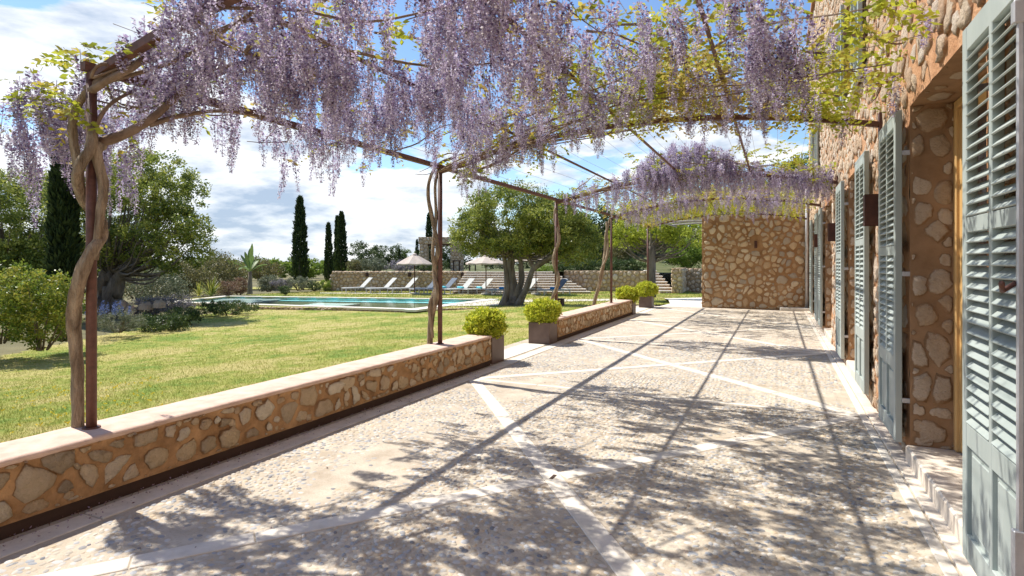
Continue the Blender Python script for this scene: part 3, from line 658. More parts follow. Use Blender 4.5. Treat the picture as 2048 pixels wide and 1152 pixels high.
# ------------------------------------------------------------------ seat walls
def seat_wall(y0, y1, label, seed, limit=300):
    t = thing('seat_wall', label, 'seat wall', ((WX0 + WX1) / 2, (y0 + y1) / 2, 0), 'stone seat walls along the terrace edge')
    n = max(2, int((y1 - y0) / .5)); R = random.Random(seed)
    mb = MB(); N_ = int((y1 - y0) / .12)      # slightly uneven mortar face
    def fx(u, v): return WX1 - .012 + .009 * mnoise.noise(Vector((3, u * 3, v * 4)))
    rows = [.075, .16, .25, .34, WTOP - .035]; idx = []
    for i in range(N_ + 1):
        yy = y0 + (y1 - y0) * i / N_; idx.append(len(mb.V)); mb.V += [(fx(yy, z) + (.004 if k == 0 else 0), yy, z) for k, z in enumerate(rows)]; mb.val += [.5] * len(rows)
    for i in range(N_):
        for k in range(len(rows) - 1): mb.F.append((idx[i] + k, idx[i + 1] + k, idx[i + 1] + k + 1, idx[i] + k + 1))
    mb.box(WX0 + .01, WX1 - .022, y0 + .002, y1 - .002, .072, WTOP - .03); mb.box(WX0 + .05, WX1 - .022, y0 + .02, y1 - .02, -.3, .071)
    mb.build('core', M['mortar_low'], t, True)
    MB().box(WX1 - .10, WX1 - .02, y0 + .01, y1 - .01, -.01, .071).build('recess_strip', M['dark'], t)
    cb_ = MB(); idx = []; m_ = int((y1 - y0) / .10)     # rounded, slightly worn cap
    prof = ((WX1 - .015, WTOP - .04), (WX1 + .004, WTOP - .022), (WX1 - .006, WTOP - .003), (WX1 - .03, WTOP), (WX0 + .03, WTOP), (WX0 + .002, WTOP - .01), (WX0 - .002, WTOP - .05))
    for i in range(m_ + 1):
        yy = y0 + (y1 - y0) * i / m_; idx.append(len(cb_.V))
        cb_.V += [(x + .006 * mnoise.noise(Vector((x * 2, yy * 5, 1))), yy, z + .004 * mnoise.noise(Vector((x * 3, yy * 4, 9)))) for x, z in prof]; cb_.val += [.5] * 7
    for i in range(m_):
        for k in range(6): cb_.F.append((idx[i] + k, idx[i + 1] + k, idx[i + 1] + k + 1, idx[i] + k + 1))
    cb_.F += [tuple(idx[0] + k for k in range(7)), tuple(idx[-1] + k for k in range(6, -1, -1))]
    cb_.build('cap', M['cap'], t, True)
    r = Rubble(t, M['stone_seat'], 'stone', limit)
    r.face((WX1 - .012, y0 + .02, .085), (0, 1, 0), (0, 0, 1), y1 - y0 - .04, .30, .155, .155, (.52, 1.08), (.010, .030), seed=seed, drop=.24, skip=.03, foreshort=1, N=14, jitter=.5, fill=True)
    for poly in ():
        pass
    for xx, yy, dx in ((WX1 - .01, y1 - .003, -1),): r.face((xx, yy, .085), (dx, 0, 0), (0, 0, 1), .38, .29, .17, .14, (.6, .85), (.008, .015), seed=seed + 9)
    r.done(); return t
seat_wall(-2.6, 7.24, 'long ochre stone seat wall with pink cap in front, its near end out of view', 11)
seat_wall(9.92, 15.82, 'farther ochre stone seat wall between two lime planters', 12)
# dry petals caught along the foot of the wall
n = 900; X = WX1 - .02 + np.abs(rng.normal(size=n)) * .09; Y = 1.2 + 5.5 * rng.random(n) ** 1.2; P = np.stack([X, Y, np.full(n, .010)], 1)
P = np.concatenate([P, np.stack([rng.uniform(-3.4, .7, 260), rng.uniform(1.5, 9, 260), np.full(260, .012)], 1)])
tag(obj('fallen_petals', leaf_mesh('fallen_petals', P, rng.uniform(.008, .02, len(P)), leafmat('Dry petals', ((.16, .09, .06), (.30, .20, .22), (.40, .30, .38)), .1), .5, -.2)), kind='stuff')

# ------------------------------------------------------------------ house
house = thing('house', 'ochre rubble stone farmhouse with grey green louvred shutters on the right', 'house', (HX, 8, 0))
HH, HY0, HYE = 8.2, -3.0, YE + .4
doors = [(3.30, 4.98), (7.42, 8.98), (11.62, 13.2), (15.25, 16.85)]; DT, DZ = 2.58, .13
ups = [(7.9, 9.0), (15.3, 16.4)]; UZ0, UZ1 = 3.50, 4.95
def face_grid(mb, y0, y1, z0, z1, s=.09):
    ny, nz_ = max(1, int((y1 - y0) / s)), max(1, int((z1 - z0) / s)); b = len(mb.V)
    for i in range(ny + 1):
        for j in range(nz_ + 1):
            yy, zz = y0 + (y1 - y0) * i / ny, z0 + (z1 - z0) * j / nz_; mb.V.append((HX + .022 * mnoise.noise(Vector((1, yy * 2.2, zz * 2.2))) + .010 * mnoise.noise(Vector((4, yy * 9, zz * 9))), yy, zz)); mb.val.append(.5)
    for i in range(ny):
        for j in range(nz_): a = b + i * (nz_ + 1) + j; mb.F.append((a, a + 1, a + nz_ + 2, a + nz_ + 1))
wb = MB(); cuts = [HY0] + [q for d in doors for q in d] + [HYE]
for i in range(0, len(cuts), 2): face_grid(wb, cuts[i], cuts[i + 1], -.1, DT)
for a, b in doors: face_grid(wb, a, b, -.1, .02)
face_grid(wb, HY0, HYE, DT, UZ0); uc = [HY0] + [q for d in ups for q in d] + [HYE]
for i in range(0, len(uc), 2): face_grid(wb, uc[i], uc[i + 1], UZ0, UZ1)
face_grid(wb, HY0, HYE, UZ1, HH)
wb.box(HX + .42, HX + .5, HY0, HYE, DT + .02, UZ0 - .02)
wb.build('wall', M['mortar'], house, True)
mass = MB(); mass.box(HX + 3, HX + 3.3, HY0, HYE, -.3, HH); mass.box(HX + .03, HX + 3, HY0, HY0 + .3, -.3, HH); mass.box(HX + .03, HX + 3, HYE - .3, HYE - .02, -.3, HH); mass.box(HX + .5, HX + 3, HY0 + .3, HYE - .3, DT + .1, DT + .3)
mass.build('rear_wall', M['plaster_in'], house)
rf = MB(); rf.add([(HX - .08, HY0 - .2, HH - .05), (HX - .08, HYE + .2, HH - .05), (HX + 3.3, HYE + .2, HH + 1.1), (HX + 3.3, HY0 - .2, HH + 1.1), (HX - .08, HY0 - .2, HH + .08), (HX - .08, HYE + .2, HH + .08), (HX + 3.3, HYE + .2, HH + 1.25), (HX + 3.3, HY0 - .2, HH + 1.25)], ((0, 1, 2, 3), (4, 7, 6, 5), (0, 4, 5, 1), (1, 5, 6, 2), (2, 6, 7, 3), (3, 7, 4, 0)))
rf.build('roof', M['tile'], house)
JB = HX + .27
for i, (a, b) in enumerate(doors + ups):
    z0, z1 = (DZ, DT) if i < 4 else (UZ0, UZ1); rv = MB()
    rv.add([(HX - .004, b, z0), (HX - .004, b, z1), (JB, b, z1), (JB, b, z0)], ((0, 1, 2, 3),)); rv.add([(HX - .004, a, z0), (JB, a, z0), (JB, a, z1), (HX - .004, a, z1)], ((0, 1, 2, 3),))
    rv.add([(HX - .004, a, z1), (JB, a, z1), (JB, b, z1), (HX - .004, b, z1)], ((0, 1, 2, 3),))
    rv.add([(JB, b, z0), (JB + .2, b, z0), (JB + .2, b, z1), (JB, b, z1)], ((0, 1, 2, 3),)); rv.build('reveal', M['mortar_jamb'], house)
    d = thing_d = MB(); fy0, fy1, fz0, fz1 = a + .004, b - .004, z0 + .002, z1 - .004; fw = .055
    for yy in (fy0, fy1 - fw): d.bbox(JB - .02, JB + .05, yy, yy + fw, fz0, fz1, .006)
    d.bbox(JB - .02, JB + .05, fy0 + fw, fy1 - fw, fz1 - fw, fz1, .006)
    dr = d.build('door' if i < 4 else 'window', M['wood'], house)
    lf = MB(); mid = (a + b) / 2
    for q0, q1 in ((fy0 + fw + .003, mid - .003), (mid + .003, fy1 - fw - .003)):
        for yy in (q0, q1 - .085): lf.bbox(JB + .0, JB + .045, yy, yy + .085, fz0 + .01, fz1 - fw - .004, .008)
        for zz, hh in ((fz0 + .01, .30 if i < 4 else .09), (fz1 - fw - .09, .085)): lf.bbox(JB + .001, JB + .044, q0 + .085, q1 - .085, zz, zz + hh, .004)
        if i < 4: lf.bbox(JB + .002, JB + .043, q0 + .085, q1 - .085, .98, 1.05, .004)
        lf2 = MB().box(JB + .018, JB + .024, q0 + .083, q1 - .083, fz0 + .1, fz1 - fw - .03).build('glass_pane', M['glass_dark'], dr)
    lf.build('door_leaf' if i < 4 else 'sash', M['wood'], dr)
    # threshold or sill
    if i < 4:
        n = 2; MB().bbox(HX - .03, JB + .05, a - .12, mid - .003, -.05, DZ, .012).build('threshold', M['step'], house); MB().bbox(HX - .03, JB + .05, mid + .003, b + .02, -.05, DZ - .001, .012).build('threshold', M['step'], house)
    else:
        MB().bbox(HX - .10, HX + .2, a - .15, b + .15, UZ0 - .09, UZ0 - .004, .012).build('window_sill', M['step'], house)
hs = Rubble(house, M['stone_house'], 'stone', 300)
holes = [(a - HY0 - .02, b - HY0 + .02, 0, DT + .02) for a, b in doors] + [(a - HY0, b - HY0, UZ0 - .0, UZ1) for a, b in ups]
def bumpwarp(p): p.x += .016 * mnoise.noise(Vector((1, p.y * 2.2, p.z * 2.2))); return p
hs.face((HX, HYE, .02), (0, -1, 0), (0, 0, 1), HYE - HY0, HH - .1, .175, .145, (.74, 1.1), (.008, .026), [(HYE - HY0 - h[1], HYE - HY0 - h[0], h[2], h[3]) for h in holes], seed=5, drop=.16, warp=bumpwarp, foreshort=.5, N=11, jitter=.5)
hs.done()
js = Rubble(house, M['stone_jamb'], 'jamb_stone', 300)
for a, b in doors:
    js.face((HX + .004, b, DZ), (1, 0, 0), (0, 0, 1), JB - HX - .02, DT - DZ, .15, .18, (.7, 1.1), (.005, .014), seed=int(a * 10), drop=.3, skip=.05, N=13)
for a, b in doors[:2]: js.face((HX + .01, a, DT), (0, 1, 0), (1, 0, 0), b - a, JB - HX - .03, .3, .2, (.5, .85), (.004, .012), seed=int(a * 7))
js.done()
# corner downpipe
dp = thing('downpipe', 'grey zinc downpipe in the corner of the house and the gable wall', 'downpipe', (HX - .09, YE - .12, 0))
MB().tube([(HX - .09, YE - .12, .0), (HX - .09, YE - .12, 4.2)], .045, 10).build('pipe', M['zinc'], dp, True)
for z in (.9, 2.3, 3.7): MB().tube([(HX - .09, YE - .12, z), (HX - .09, YE - .12, z + .03)], .053, 10).build('bracket', M['zinc'], dp)
# shutters
SW, SH, ST = .765, 2.42, .045
def shutter(w, h, near_edge, z, x, parent, full=True, split=None, panel=.62, label=None, name='shutter'):
    """frame, face towards -X; near_edge = the lower Y"""
    mb = MB(); s = .062; c = .036; mid = w / 2
    for y0, y1 in ((0, s), (w - s, w)): mb.bbox(0, ST, y0, y1, 0, h, .004)
    mb.bbox(.001, ST - .001, mid - c / 2, mid + c / 2, .1, h - .1, .003)
    rails = [(0, .12), (h - .11, h)]
    if panel: rails.append((panel - .1, panel))
    if split: rails.append((split - .035, split + .035))
    for z0, z1 in rails: mb.bbox(.002, ST - .002, s, w - s, z0, z1, .003)
    if panel:
        for y0, y1 in ((s, mid - c / 2), (mid + c / 2, w - s)):
            mb.box(.020, .030, y0, y1, .12, panel - .1); mb.bbox(.012, .020, y0 + .03, y1 - .03, .15, panel - .13, .006)
    o = obj(name, mb.mesh(name, M['shutter']), parent, (x, near_edge, z))
    edges = sorted([r[1] for r in rails if r[1] < h] + [r[0] for r in rails if r[0] > 0 and r[0] > panel + .0]); lo = panel if panel else .12
    spans = [(lo, split - .035), (split + .035, h - .11)] if split else [(lo, h - .11)]
    pitch = .0485; cw = (w - 2 * s - c) / 2
    sm = MB(); 
    Mx = Matrix.Rotation(math.radians(-42), 4, 'Y'); sm.bbox(-.031, .031, .001, cw - .001, -.0045, .0045, .002, M=Mx); sme = sm.mesh('slat', M['shutter']); allm = MB()
    for z0, z1 in spans:
        n = int((z1 - z0) / pitch)
        for k in range(n):
            zz = z0 + (z1 - z0) * (k + .5) / n
            for yy in (s, mid + c / 2):
                if full:
                    q = bpy.data.objects.new('slat', sme); COL.objects.link(q); q.location = (ST / 2, yy, zz); q.rotation_euler = (0, random.gauss(0, .02), 0); q.parent = o
                else: allm.box(-.031, .031, .001, cw - .001, -.0045, .0045, M=Matrix.Translation((ST / 2, yy, zz)) @ Mx)
    if not full: q = obj('slats', allm.mesh('slats', M['shutter']), None); q.parent = o; q['kind'] = 'stuff'
    for zz in ((.25, h / 2, h - .25)):
        for e in (0, 1):
            if (e == 0) == (full != 'far'): continue
    return o
SX = HX - .095
leaves = []
for i, (a, b) in enumerate(doors):
    if i != 2:
        o = shutter(SW, SH, a - SW - .004, DZ + .01 if i else .10, SX, house, i < 2, 1.52); leaves.append((o, a, 1, i))
    o = shutter(SW, SH, b + .004, DZ + .01, SX, house, i < 2, 1.40); leaves.append((o, b, 0, i))
for o, y, near_, i in leaves:
    for zz in (.3, 1.22, 2.1):      # hinges on the jamb side
        yy = y - .03 if near_ else y - .0; h = MB().bbox(SX + ST - .002, HX + .01, yy + .002, yy + .02, DZ + zz, DZ + zz + .035, .003).build('hinge', M['zinc'], house)
    if near_ and i == 0:
        r = MB(); r.bbox(-.022, -.002, .012, .030, .35, 2.2, .004); r.bbox(-.034, -.001, .006, .038, 2.18, 2.26, .004); r.bbox(-.034, -.001, .006, .038, .22, .42, .004); q = r.build('bolt_rod', M['zinc'], None); q.parent = o
        r = MB(); r.tube([(-.02, .03, 1.28), (-.06, .025, 1.25), (-.08, -.04, 1.28)], .009, 6); q = r.build('handle', M['metal'], None, True); q.parent = o
    elif i > 0 and near_ or (i == 1):
        r = MB(); r.tube([(-.005, .06 if near_ else .04, .95), (-.04, .06, .95), (-.05, -.02, .94)], .008, 5); q = r.build('handle', M['zinc'], None); q.parent = o
for i, (a, b) in enumerate(ups):
    for y0 in (a - .75, b + .004): o = shutter(.74, 1.5, y0, UZ0 - .03, SX, house, False, None, 0)
# wall lamps: rusty half boxes, open above and below
for y, z, lab in ((6.12, 1.93, 'the nearest, beside the large open shutters'), (10.35, 1.93, 'on the pier after the second door'), (14.25, 1.93, 'the farthest, past the third door')):
    t = thing('wall_lamp', 'rust brown box wall lamp, ' + lab, 'wall lamp', (HX, y, z), 'rust brown lamps on the house wall')
    w, d, h = .12, .13, .285; m_ = MB()
    m_.box(HX - d - .02, HX - d - .016, y, y + w, z - h / 2, z + h / 2); m_.box(HX - d - .016, HX - .02, y, y + .004, z - h / 2, z + h / 2); m_.box(HX - d - .016, HX - .02, y + w - .004, y + w, z - h / 2, z + h / 2)
    m_.build('shade', M['lampmetal'], t); MB().box(HX - .02, HX + .03, y - .005, y + w + .005, z - h / 2 + .02, z + h / 2 - .02).build('back_plate', M['lampmetal'], t); MB().tube([(HX - .02, y + w / 2, z), (HX - .07, y + w / 2, z), (HX - .07, y + w / 2, z + .06)], .015, 8).build('bulb_holder', M['alu'], t)
# gable wall at the end of the terrace
gw = thing('gable_wall', 'high ochre mortar rubble wall closing the far end of the terrace', 'stone wall', (-.7, YE, 0)); GX0, GX1, GH = -2.22, HX - .01, 3.75
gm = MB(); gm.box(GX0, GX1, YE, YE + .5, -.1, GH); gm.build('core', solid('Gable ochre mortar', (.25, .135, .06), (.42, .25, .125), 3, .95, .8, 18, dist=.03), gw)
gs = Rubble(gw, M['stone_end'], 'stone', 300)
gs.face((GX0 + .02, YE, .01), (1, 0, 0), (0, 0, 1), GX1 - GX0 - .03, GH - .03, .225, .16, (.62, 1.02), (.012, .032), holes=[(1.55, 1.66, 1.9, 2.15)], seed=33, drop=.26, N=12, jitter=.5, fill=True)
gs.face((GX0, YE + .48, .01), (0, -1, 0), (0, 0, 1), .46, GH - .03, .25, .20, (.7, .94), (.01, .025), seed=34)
gs.done()
t = thing('gable_lamp', 'small rusty slot lamp fixed high on the gable wall', 'wall lamp', (-.62, YE - .06, 2.0)); MB().box(-.665, -.585, YE - .085, YE - .01, 1.9, 2.12).build('shade', M['lampmetal'], t); MB().box(-.65, -.60, YE - .01, YE + .03, 1.93, 2.09).build('back_plate', M['lampmetal'], t)
b_ = thing('corner_planter', 'low grey stone trough at the corner of gable and house', 'trough', (.45, YE - .2, 0)); MB().bbox(.05, HX - .02, YE - .33, YE - .04, .0, .10, .02).build('trough', M['concrete'], b_)

# ------------------------------------------------------------------ pergola
PY = [2.15, 6.22, 10.42, 14.45, 19.0]; PX = -3.88
acoef = np.polyfit([-3.88, -1.4, .92], [2.62, 2.98, 2.72], 2)
def zc(x): return float(np.polyval(acoef, x))
pg = thing('pergola', 'rusty steel arched pergola over the terrace, strung with wires to the house wall', 'pergola', (PX, 8, 0))
for i, y in enumerate(PY):
    z0 = WTOP - .003 if i < 4 else 0
    p = MB(); p.tube([(PX, y, z0), (PX, y, 2.62)], .030, 12); p.build('post', M['metal'], pg, True)
    if i < 4: MB().tube([(PX, y, WTOP), (PX, y, WTOP + .008)], .05, 12).build('foot_plate', M['metal'], pg)
    xe = HX - .03 if i < 4 else HX - .1
    xs_ = [PX + (xe - PX) * k / 14 for k in range(15)]; MB().tube([(x, y - (.18 if i == 4 else 0) + (.2 if i == 4 else 0), zc(x) - .02) for x in xs_], .025, 4, square=True).build('arch', M['metal'], pg)
    if i < 4: MB().box(HX - .03, HX + .03, y - .04, y + .04, zc(HX) - .14, zc(HX) + .09).build('wall_plate', M['metal'], pg)
MB().tube([(PX, 2.1, 2.66), (PX, 19.3, 2.66)], .026, 4, square=True).build('edge_beam', M['metal'], pg)
for x in (-2.72, -1.57, -.42): MB().tube([(x, 1.2, zc(x) + .035), (x, 19.3, zc(x) + .035)], .012, 4, square=True).build('purlin', M['metal'], pg)
for k in range(16):
    x = -3.7 + k * .285; pts_ = [(x + .01 * math.sin(q + k), 2.0 + (19.3 - 2.0) * q / 12, zc(x) + .06 - .02 * (q % 3 == 1)) for q in range(13)]; MB().tube(pts_, .0022, 3, cap=False).build('wire', M['zinc'], pg)
# ------------------------------------------------------------------ wisteria
def raceme_arrays(seed, L=.36, n=92):
    R = np.random.default_rng(seed); k = np.sort(R.random(n)) ** .9; rad = (.034 * (1 - k) ** .6 + .006) * R.uniform(.7, 1.15, n); a = np.arange(n) * 2.4 + R.random(n)
    bend = R.normal() * .04; sz = (.0185 * (1 - k * .5)) * R.uniform(.8, 1.2, n)
    C = np.stack([rad * np.cos(a) + bend * k ** 2, rad * np.sin(a), -k * L - R.random(n) * .01], 1)
    d = np.stack([np.cos(a), np.sin(a), np.full(n, -.35)], 1) + R.normal(size=(n, 3)) * .35; d /= np.linalg.norm(d, axis=1)[:, None]
    up = np.tile([0, 0, 1.], (n, 1)); w = np.cross(d, up); w /= np.linalg.norm(w, axis=1)[:, None]; u2 = np.cross(w, d)
    V = np.empty((n, 6, 3)); s = sz[:, None]     # banner petal (quad) folded against the keel (quad): six corners
    V[:, 0] = C - d * s * .3; V[:, 1] = C + w * s * .75 + u2 * s * .5; V[:, 2] = C + u2 * s * 1.25 + d * s * .35; V[:, 3] = C - w * s * .75 + u2 * s * .5
    V[:, 4] = C + d * s * 1.3 + w * s * .3 - u2 * s * .15; V[:, 5] = C + d * s * 1.1 - w * s * .35 - u2 * s * .5
    b = np.arange(n)[:, None] * 6; Fc = np.concatenate([b + [0, 1, 2], b + [0, 2, 3], b + [0, 4, 5]])
    vv = np.repeat(np.clip(R.random(n) * .8 + .02 + R.uniform(-.05, .15), 0, 1), 6)
    st = [(0, 0, .03), (.004, 0, -L * .5), (bend, 0, -L)]; m = len(V) * 6; SV, SF = [], []
    for q in st:
        for j in range(3): SV.append((q[0] + .0022 * math.cos(j * 2.1), q[1] + .0022 * math.sin(j * 2.1), q[2]))
    for q in range(2):
        for j in range(3): a0, a1 = m + q * 3 + j, m + q * 3 + (j + 1) % 3; SF += [(a0, a1, a1 + 3), (a0, a1 + 3, a0 + 3)]
    return np.concatenate([V.reshape(-1, 3), SV]), np.concatenate([Fc, SF]), np.concatenate([vv, np.full(len(SV), .62)])
RV = [raceme_arrays(100 + i) for i in range(8)]
RM = [np_mesh('flower_raceme', a, b, M['flower'], c) for a, b, c in RV]
def leaf_spray(points, n_leaflets=9, size=.05):
    """pinnate leaves: a drooping rachis with paired leaflets"""
    n = len(points); P = np.repeat(points, n_leaflets, 0); az = rng.random(n) * 2 * math.pi
    ax = np.stack([np.cos(az), np.sin(az), rng.uniform(-.6, .5, n)], 1); ax /= np.linalg.norm(ax, axis=1)[:, None]; side = np.stack([-np.sin(az), np.cos(az), np.zeros(n)], 1)
    k = np.tile(np.arange(n_leaflets), n); frac = (k // 2 + 1) / (n_leaflets / 2 + .5); sgn = np.where(k % 2 == 0, 1., -1.); AX = np.repeat(ax, n_leaflets, 0); SD = np.repeat(side, n_leaflets, 0)
    LL = np.repeat(rng.uniform(.10, .22, n), n_leaflets); C = P + AX * (LL * frac)[:, None]; C[:, 2] -= .06 * frac ** 2
    D = AX * .6 + SD * sgn[:, None]; D[:, 2] -= .25; return C, D, np.repeat(rng.random(n) * .7, n_leaflets) + rng.random(n * n_leaflets) * .3
def wist(y_post, label, patches, trunk, branches, z_off=0, keep=300, nlimb=26, seed=3, clumps=()):
    """patches: (x0, x1, y0, y1, racemes per m2, sprays per m2, clump scale, gold share, length)"""
    R = random.Random(seed); t = thing('wisteria', label, 'wisteria', (PX - .12, y_post, 0), 'wisteria vines trained over the pergola')
    for nm, pts_, rad in trunk: MB().tube(spline(pts_, 6), [np.interp(i / ((len(pts_) - 1) * 6), np.linspace(0, 1, len(rad)), rad) for i in range((len(pts_) - 1) * 6 + 1)], 18, lobes=.17, twist=len(pts_) + rad[0] * 50).build(nm, M['bark_vine'], t, True)
    for pts_, r0, r1 in branches: m_ = (len(pts_) - 1) * 5; MB().tube(spline(pts_, 5), [r0 + (r1 - r0) * i / m_ for i in range(m_ + 1)], 7, lobes=.1).build('branch', M['branch'], t, True)
    items, leafp, goldp = [], [], []
    tw = MB()
    for (x0, x1, y0, y1, dr, dl, cs, gold, Ls) in patches:
        A = (x1 - x0) * (y1 - y0)
        for _ in range(int(A * dr)):
            for tries in range(6):
                x, y = R.uniform(x0, x1), R.uniform(y0, y1); q = mnoise.fractal(Vector((x * cs, y * cs, seed)), 1, 2, 2)
                if q > R.uniform(-.35, .35): break
            edge = 0 if x > PX else (PX - x) * .75
            z = zc(max(x, PX)) + .10 + R.uniform(-.12, .10) - edge * R.uniform(.2, 1) + z_off
            items.append((visible_px((x, y, z - .2), .3), x, y, z, R.uniform(.6, 1.25) * Ls, R.random()))
        for _ in range(int(A * dl)):
            for tries in range(6):
                x, y = R.uniform(x0, x1), R.uniform(y0, y1); q = mnoise.fractal(Vector((x * cs * 1.3 + 9, y * cs * 1.3, seed)), 1, 2, 2)
                if q > R.uniform(-.3, .4): break
            edge = 0 if x > PX else (PX - x) * .7; p = (x, y, zc(max(x, PX)) + R.uniform(-.06, .30) * (1 if q > 0 else .5) - edge + z_off)
            (goldp if mnoise.noise(Vector((x * .9, y * .9, 20))) * 1.5 + .5 < gold else leafp).append(p)
        for _ in range(int(A * 1.3) + 2):         # thin twigs lying over the wires
            x, y = R.uniform(x0, x1), R.uniform(y0, y1); a = R.gauss(0, .6) + R.choice((0, math.pi)) ; L = R.uniform(.5, 1.3); pp = []; y = max(y, 2.25)
            for k in range(5): xx = max(x0 - .2, -4.2, min(.75, x + math.cos(a) * L * k / 4 + R.uniform(-.05, .05))); yy = y + math.sin(a) * L * k / 4 + R.uniform(-.05, .05); pp.append((xx, yy, zc(max(xx, PX)) + z_off + .08 + R.uniform(-.04, .06) - max(0, PX - xx) * .5))
            tw.tube(spline(pp, 3), [.010 - .0065 * k / 12 for k in range(13)], 4)
    for _ in range(nlimb):                        # stout limbs leaving the post top
        x0, x1, y0, y1 = patches[_ % len(patches)][:4]; e = (R.uniform(x0 + .2, x1), R.uniform(y0, y1)); pp = []; s0 = (PX + R.uniform(0, 1.2) * (_ % 3), y_post + R.uniform(-.1, .5) * (_ % 2))
        for k in range(7):
            f = k / 6; xx = s0[0] + (e[0] - s0[0]) * f + math.sin(f * 9 + _) * .13 * (k > 0); yy = max(2.1, s0[1] + (e[1] - s0[1]) * f ** 1.3 + math.cos(f * 8 + _ * 2) * .15 * (k > 0)); xx = max(xx, -4.25); pp.append((xx, yy, zc(max(xx, PX)) + z_off * f - .04 + .07 * math.sin(f * 9 + _) * f - max(0, PX - xx) * .4))
        r0 = R.uniform(.007, .016); MB().tube(spline(pp, 4), [r0 * (1 - .75 * k / 24) for k in range(25)], 6, lobes=.08).build('branch', M['branch'], t, True)
    for px_, py_, t_, rad, n_ in clumps:         # dense tufts of young leaves
        c_ = PT(px_, py_, t_)
        for _ in range(n_): d_ = Vector((R.gauss(0, 1), R.gauss(0, 1), R.gauss(0, .7))).normalized() * rad * R.random() ** .5; leafp.append(tuple(c_ + d_))
    tw.build('twigs', M['branch'], t)['kind'] = 'stuff'
    items.sort(key=lambda q: -q[0])
    for it in items[:keep]:
        o = bpy.data.objects.new('flower_raceme', RM[int(it[5] * 8) % 8]); COL.objects.link(o); o.location = it[1:4]; o.rotation_euler = (R.gauss(0, .10), R.gauss(0, .10), R.uniform(0, 6.28)); sc = R.uniform(.85, 1.15); o.scale = (sc, sc, it[4]); hang(o, t)
    VV, FF, vv, b = [], [], [], 0
    for it in items[keep:]:
        v, f, a = RV[int(it[5] * 8) % 8]; an = R.uniform(0, 6.28); c_, s_ = math.cos(an), math.sin(an); sc = R.uniform(.85, 1.15)
        VV.append(np.stack([(v[:, 0] * c_ - v[:, 1] * s_) * sc + it[1] + v[:, 2] * R.gauss(0, .1), (v[:, 0] * s_ + v[:, 1] * c_) * sc + it[2] + v[:, 2] * R.gauss(0, .1), v[:, 2] * it[4] + it[3]], 1)); FF.append(f + b); vv.append(a); b += len(v)
    if VV: obj('flowers', np_mesh('flowers', np.concatenate(VV), np.concatenate(FF), M['flower'], np.concatenate(vv)), t)['kind'] = 'stuff'
    for nm, P, mt in (('leaves', leafp, 'wleaf'), ('golden_leaves', goldp, 'wleaf_gold')):
        if P:
            C, D, v = leaf_spray(np.array(P)); obj(nm, leaf_mesh(nm, C, rng.uniform(.035, .065, len(C)), M[mt], .5, 0, v, dirs=D), t)['kind'] = 'stuff'
    print('wisteria', len(items), len(leafp), len(goldp)); return t
p1 = Vector((PX, 2.15, 0))
def around(y, off, z, r=.075, base=Vector((0, 0, 0))): a = math.radians(off); return (PX + r * math.cos(a), y + r * math.sin(a), z)
# photo: thick stem stands left of the post, winds once across it and forks near the top
cr = Vector((CS, SN, 0)); fw_ = Vector((-SN, CS, 0))
def rel(y, rpx, z, dep=0.): t = depth(PX, y); q = Vector((PX, y, 0)) + cr * (rpx * t / F) + fw_ * dep; return (q.x, q.y, z)
def zp(py, y=2.15): return zfor(py, depth(PX, y))
T1 = [('trunk', [rel(2.15, -34, .0, .04), rel(2.15, -34, zp(850), .03), rel(2.15, -33, zp(740), .02), rel(2.15, -28, zp(640), -.03), rel(2.15, -8, zp(570), -.08), rel(2.15, 13, zp(510), -.07), rel(2.15, 17, zp(470), .02), rel(2.15, -2, zp(430), .075), rel(2.15, -20, zp(400), .02), rel(2.15, -10, zp(350), -.07), rel(2.15, 12, zp(300), -.06), rel(2.15, 2, zp(250), .0), rel(2.15, -6, zp(200), .03)], [.036, .034, .033, .038, .036, .034, .033, .031, .030, .031, .031, .026, .022]),
      ('second_stem', [rel(2.15, 14, zp(520), -.03), rel(2.15, 22, zp(430), -.02), rel(2.15, 24, zp(370), 0), rel(2.15, 16, zp(310), -.02), rel(2.15, 22, zp(288), 0)], [.018, .025, .028, .030, .028]),
      ('side_stem', [rel(2.15, -22, zp(385), .0), rel(2.15, -32, zp(330), .02), rel(2.15, -42, zp(270), .02), rel(2.15, -34, zp(225), .0), rel(2.15, -10, zp(185), .0), rel(2.15, 20, zp(160), 0)], [.02, .026, .024, .022, .02, .016])]
def pxp(px, py, t): return tuple(PT(px, py, t))
BR1 = [([pxp(188, 290, 3.62), pxp(250, 268, 3.7), pxp(300, 240, 3.75), pxp(352, 195, 3.85), pxp(400, 165, 3.95), pxp(450, 142, 4.1), pxp(520, 118, 4.3)], .032, .016),
       ([pxp(300, 250, 3.75), pxp(360, 232, 3.9), pxp(450, 222, 4.1), pxp(560, 240, 4.4)], .018, .010),
       ([pxp(187, 276, 3.62), pxp(200, 235, 3.6), pxp(225, 205, 3.65), pxp(270, 180, 3.8)], .014, .010),
       ([pxp(175, 180, 3.6), pxp(240, 140, 3.55), pxp(300, 118, 3.6), pxp(380, 95, 3.8), pxp(450, 88, 4.0)], .030, .014),
       ([pxp(170, 190, 3.6), pxp(220, 158, 3.5), pxp(275, 128, 3.5), pxp(330, 60, 3.6), pxp(390, 20, 3.7)], .026, .014),
       ([pxp(352, 195, 3.85), pxp(350, 150, 3.8), pxp(385, 70, 3.7), pxp(402, 5, 3.6)], .009, .007)]
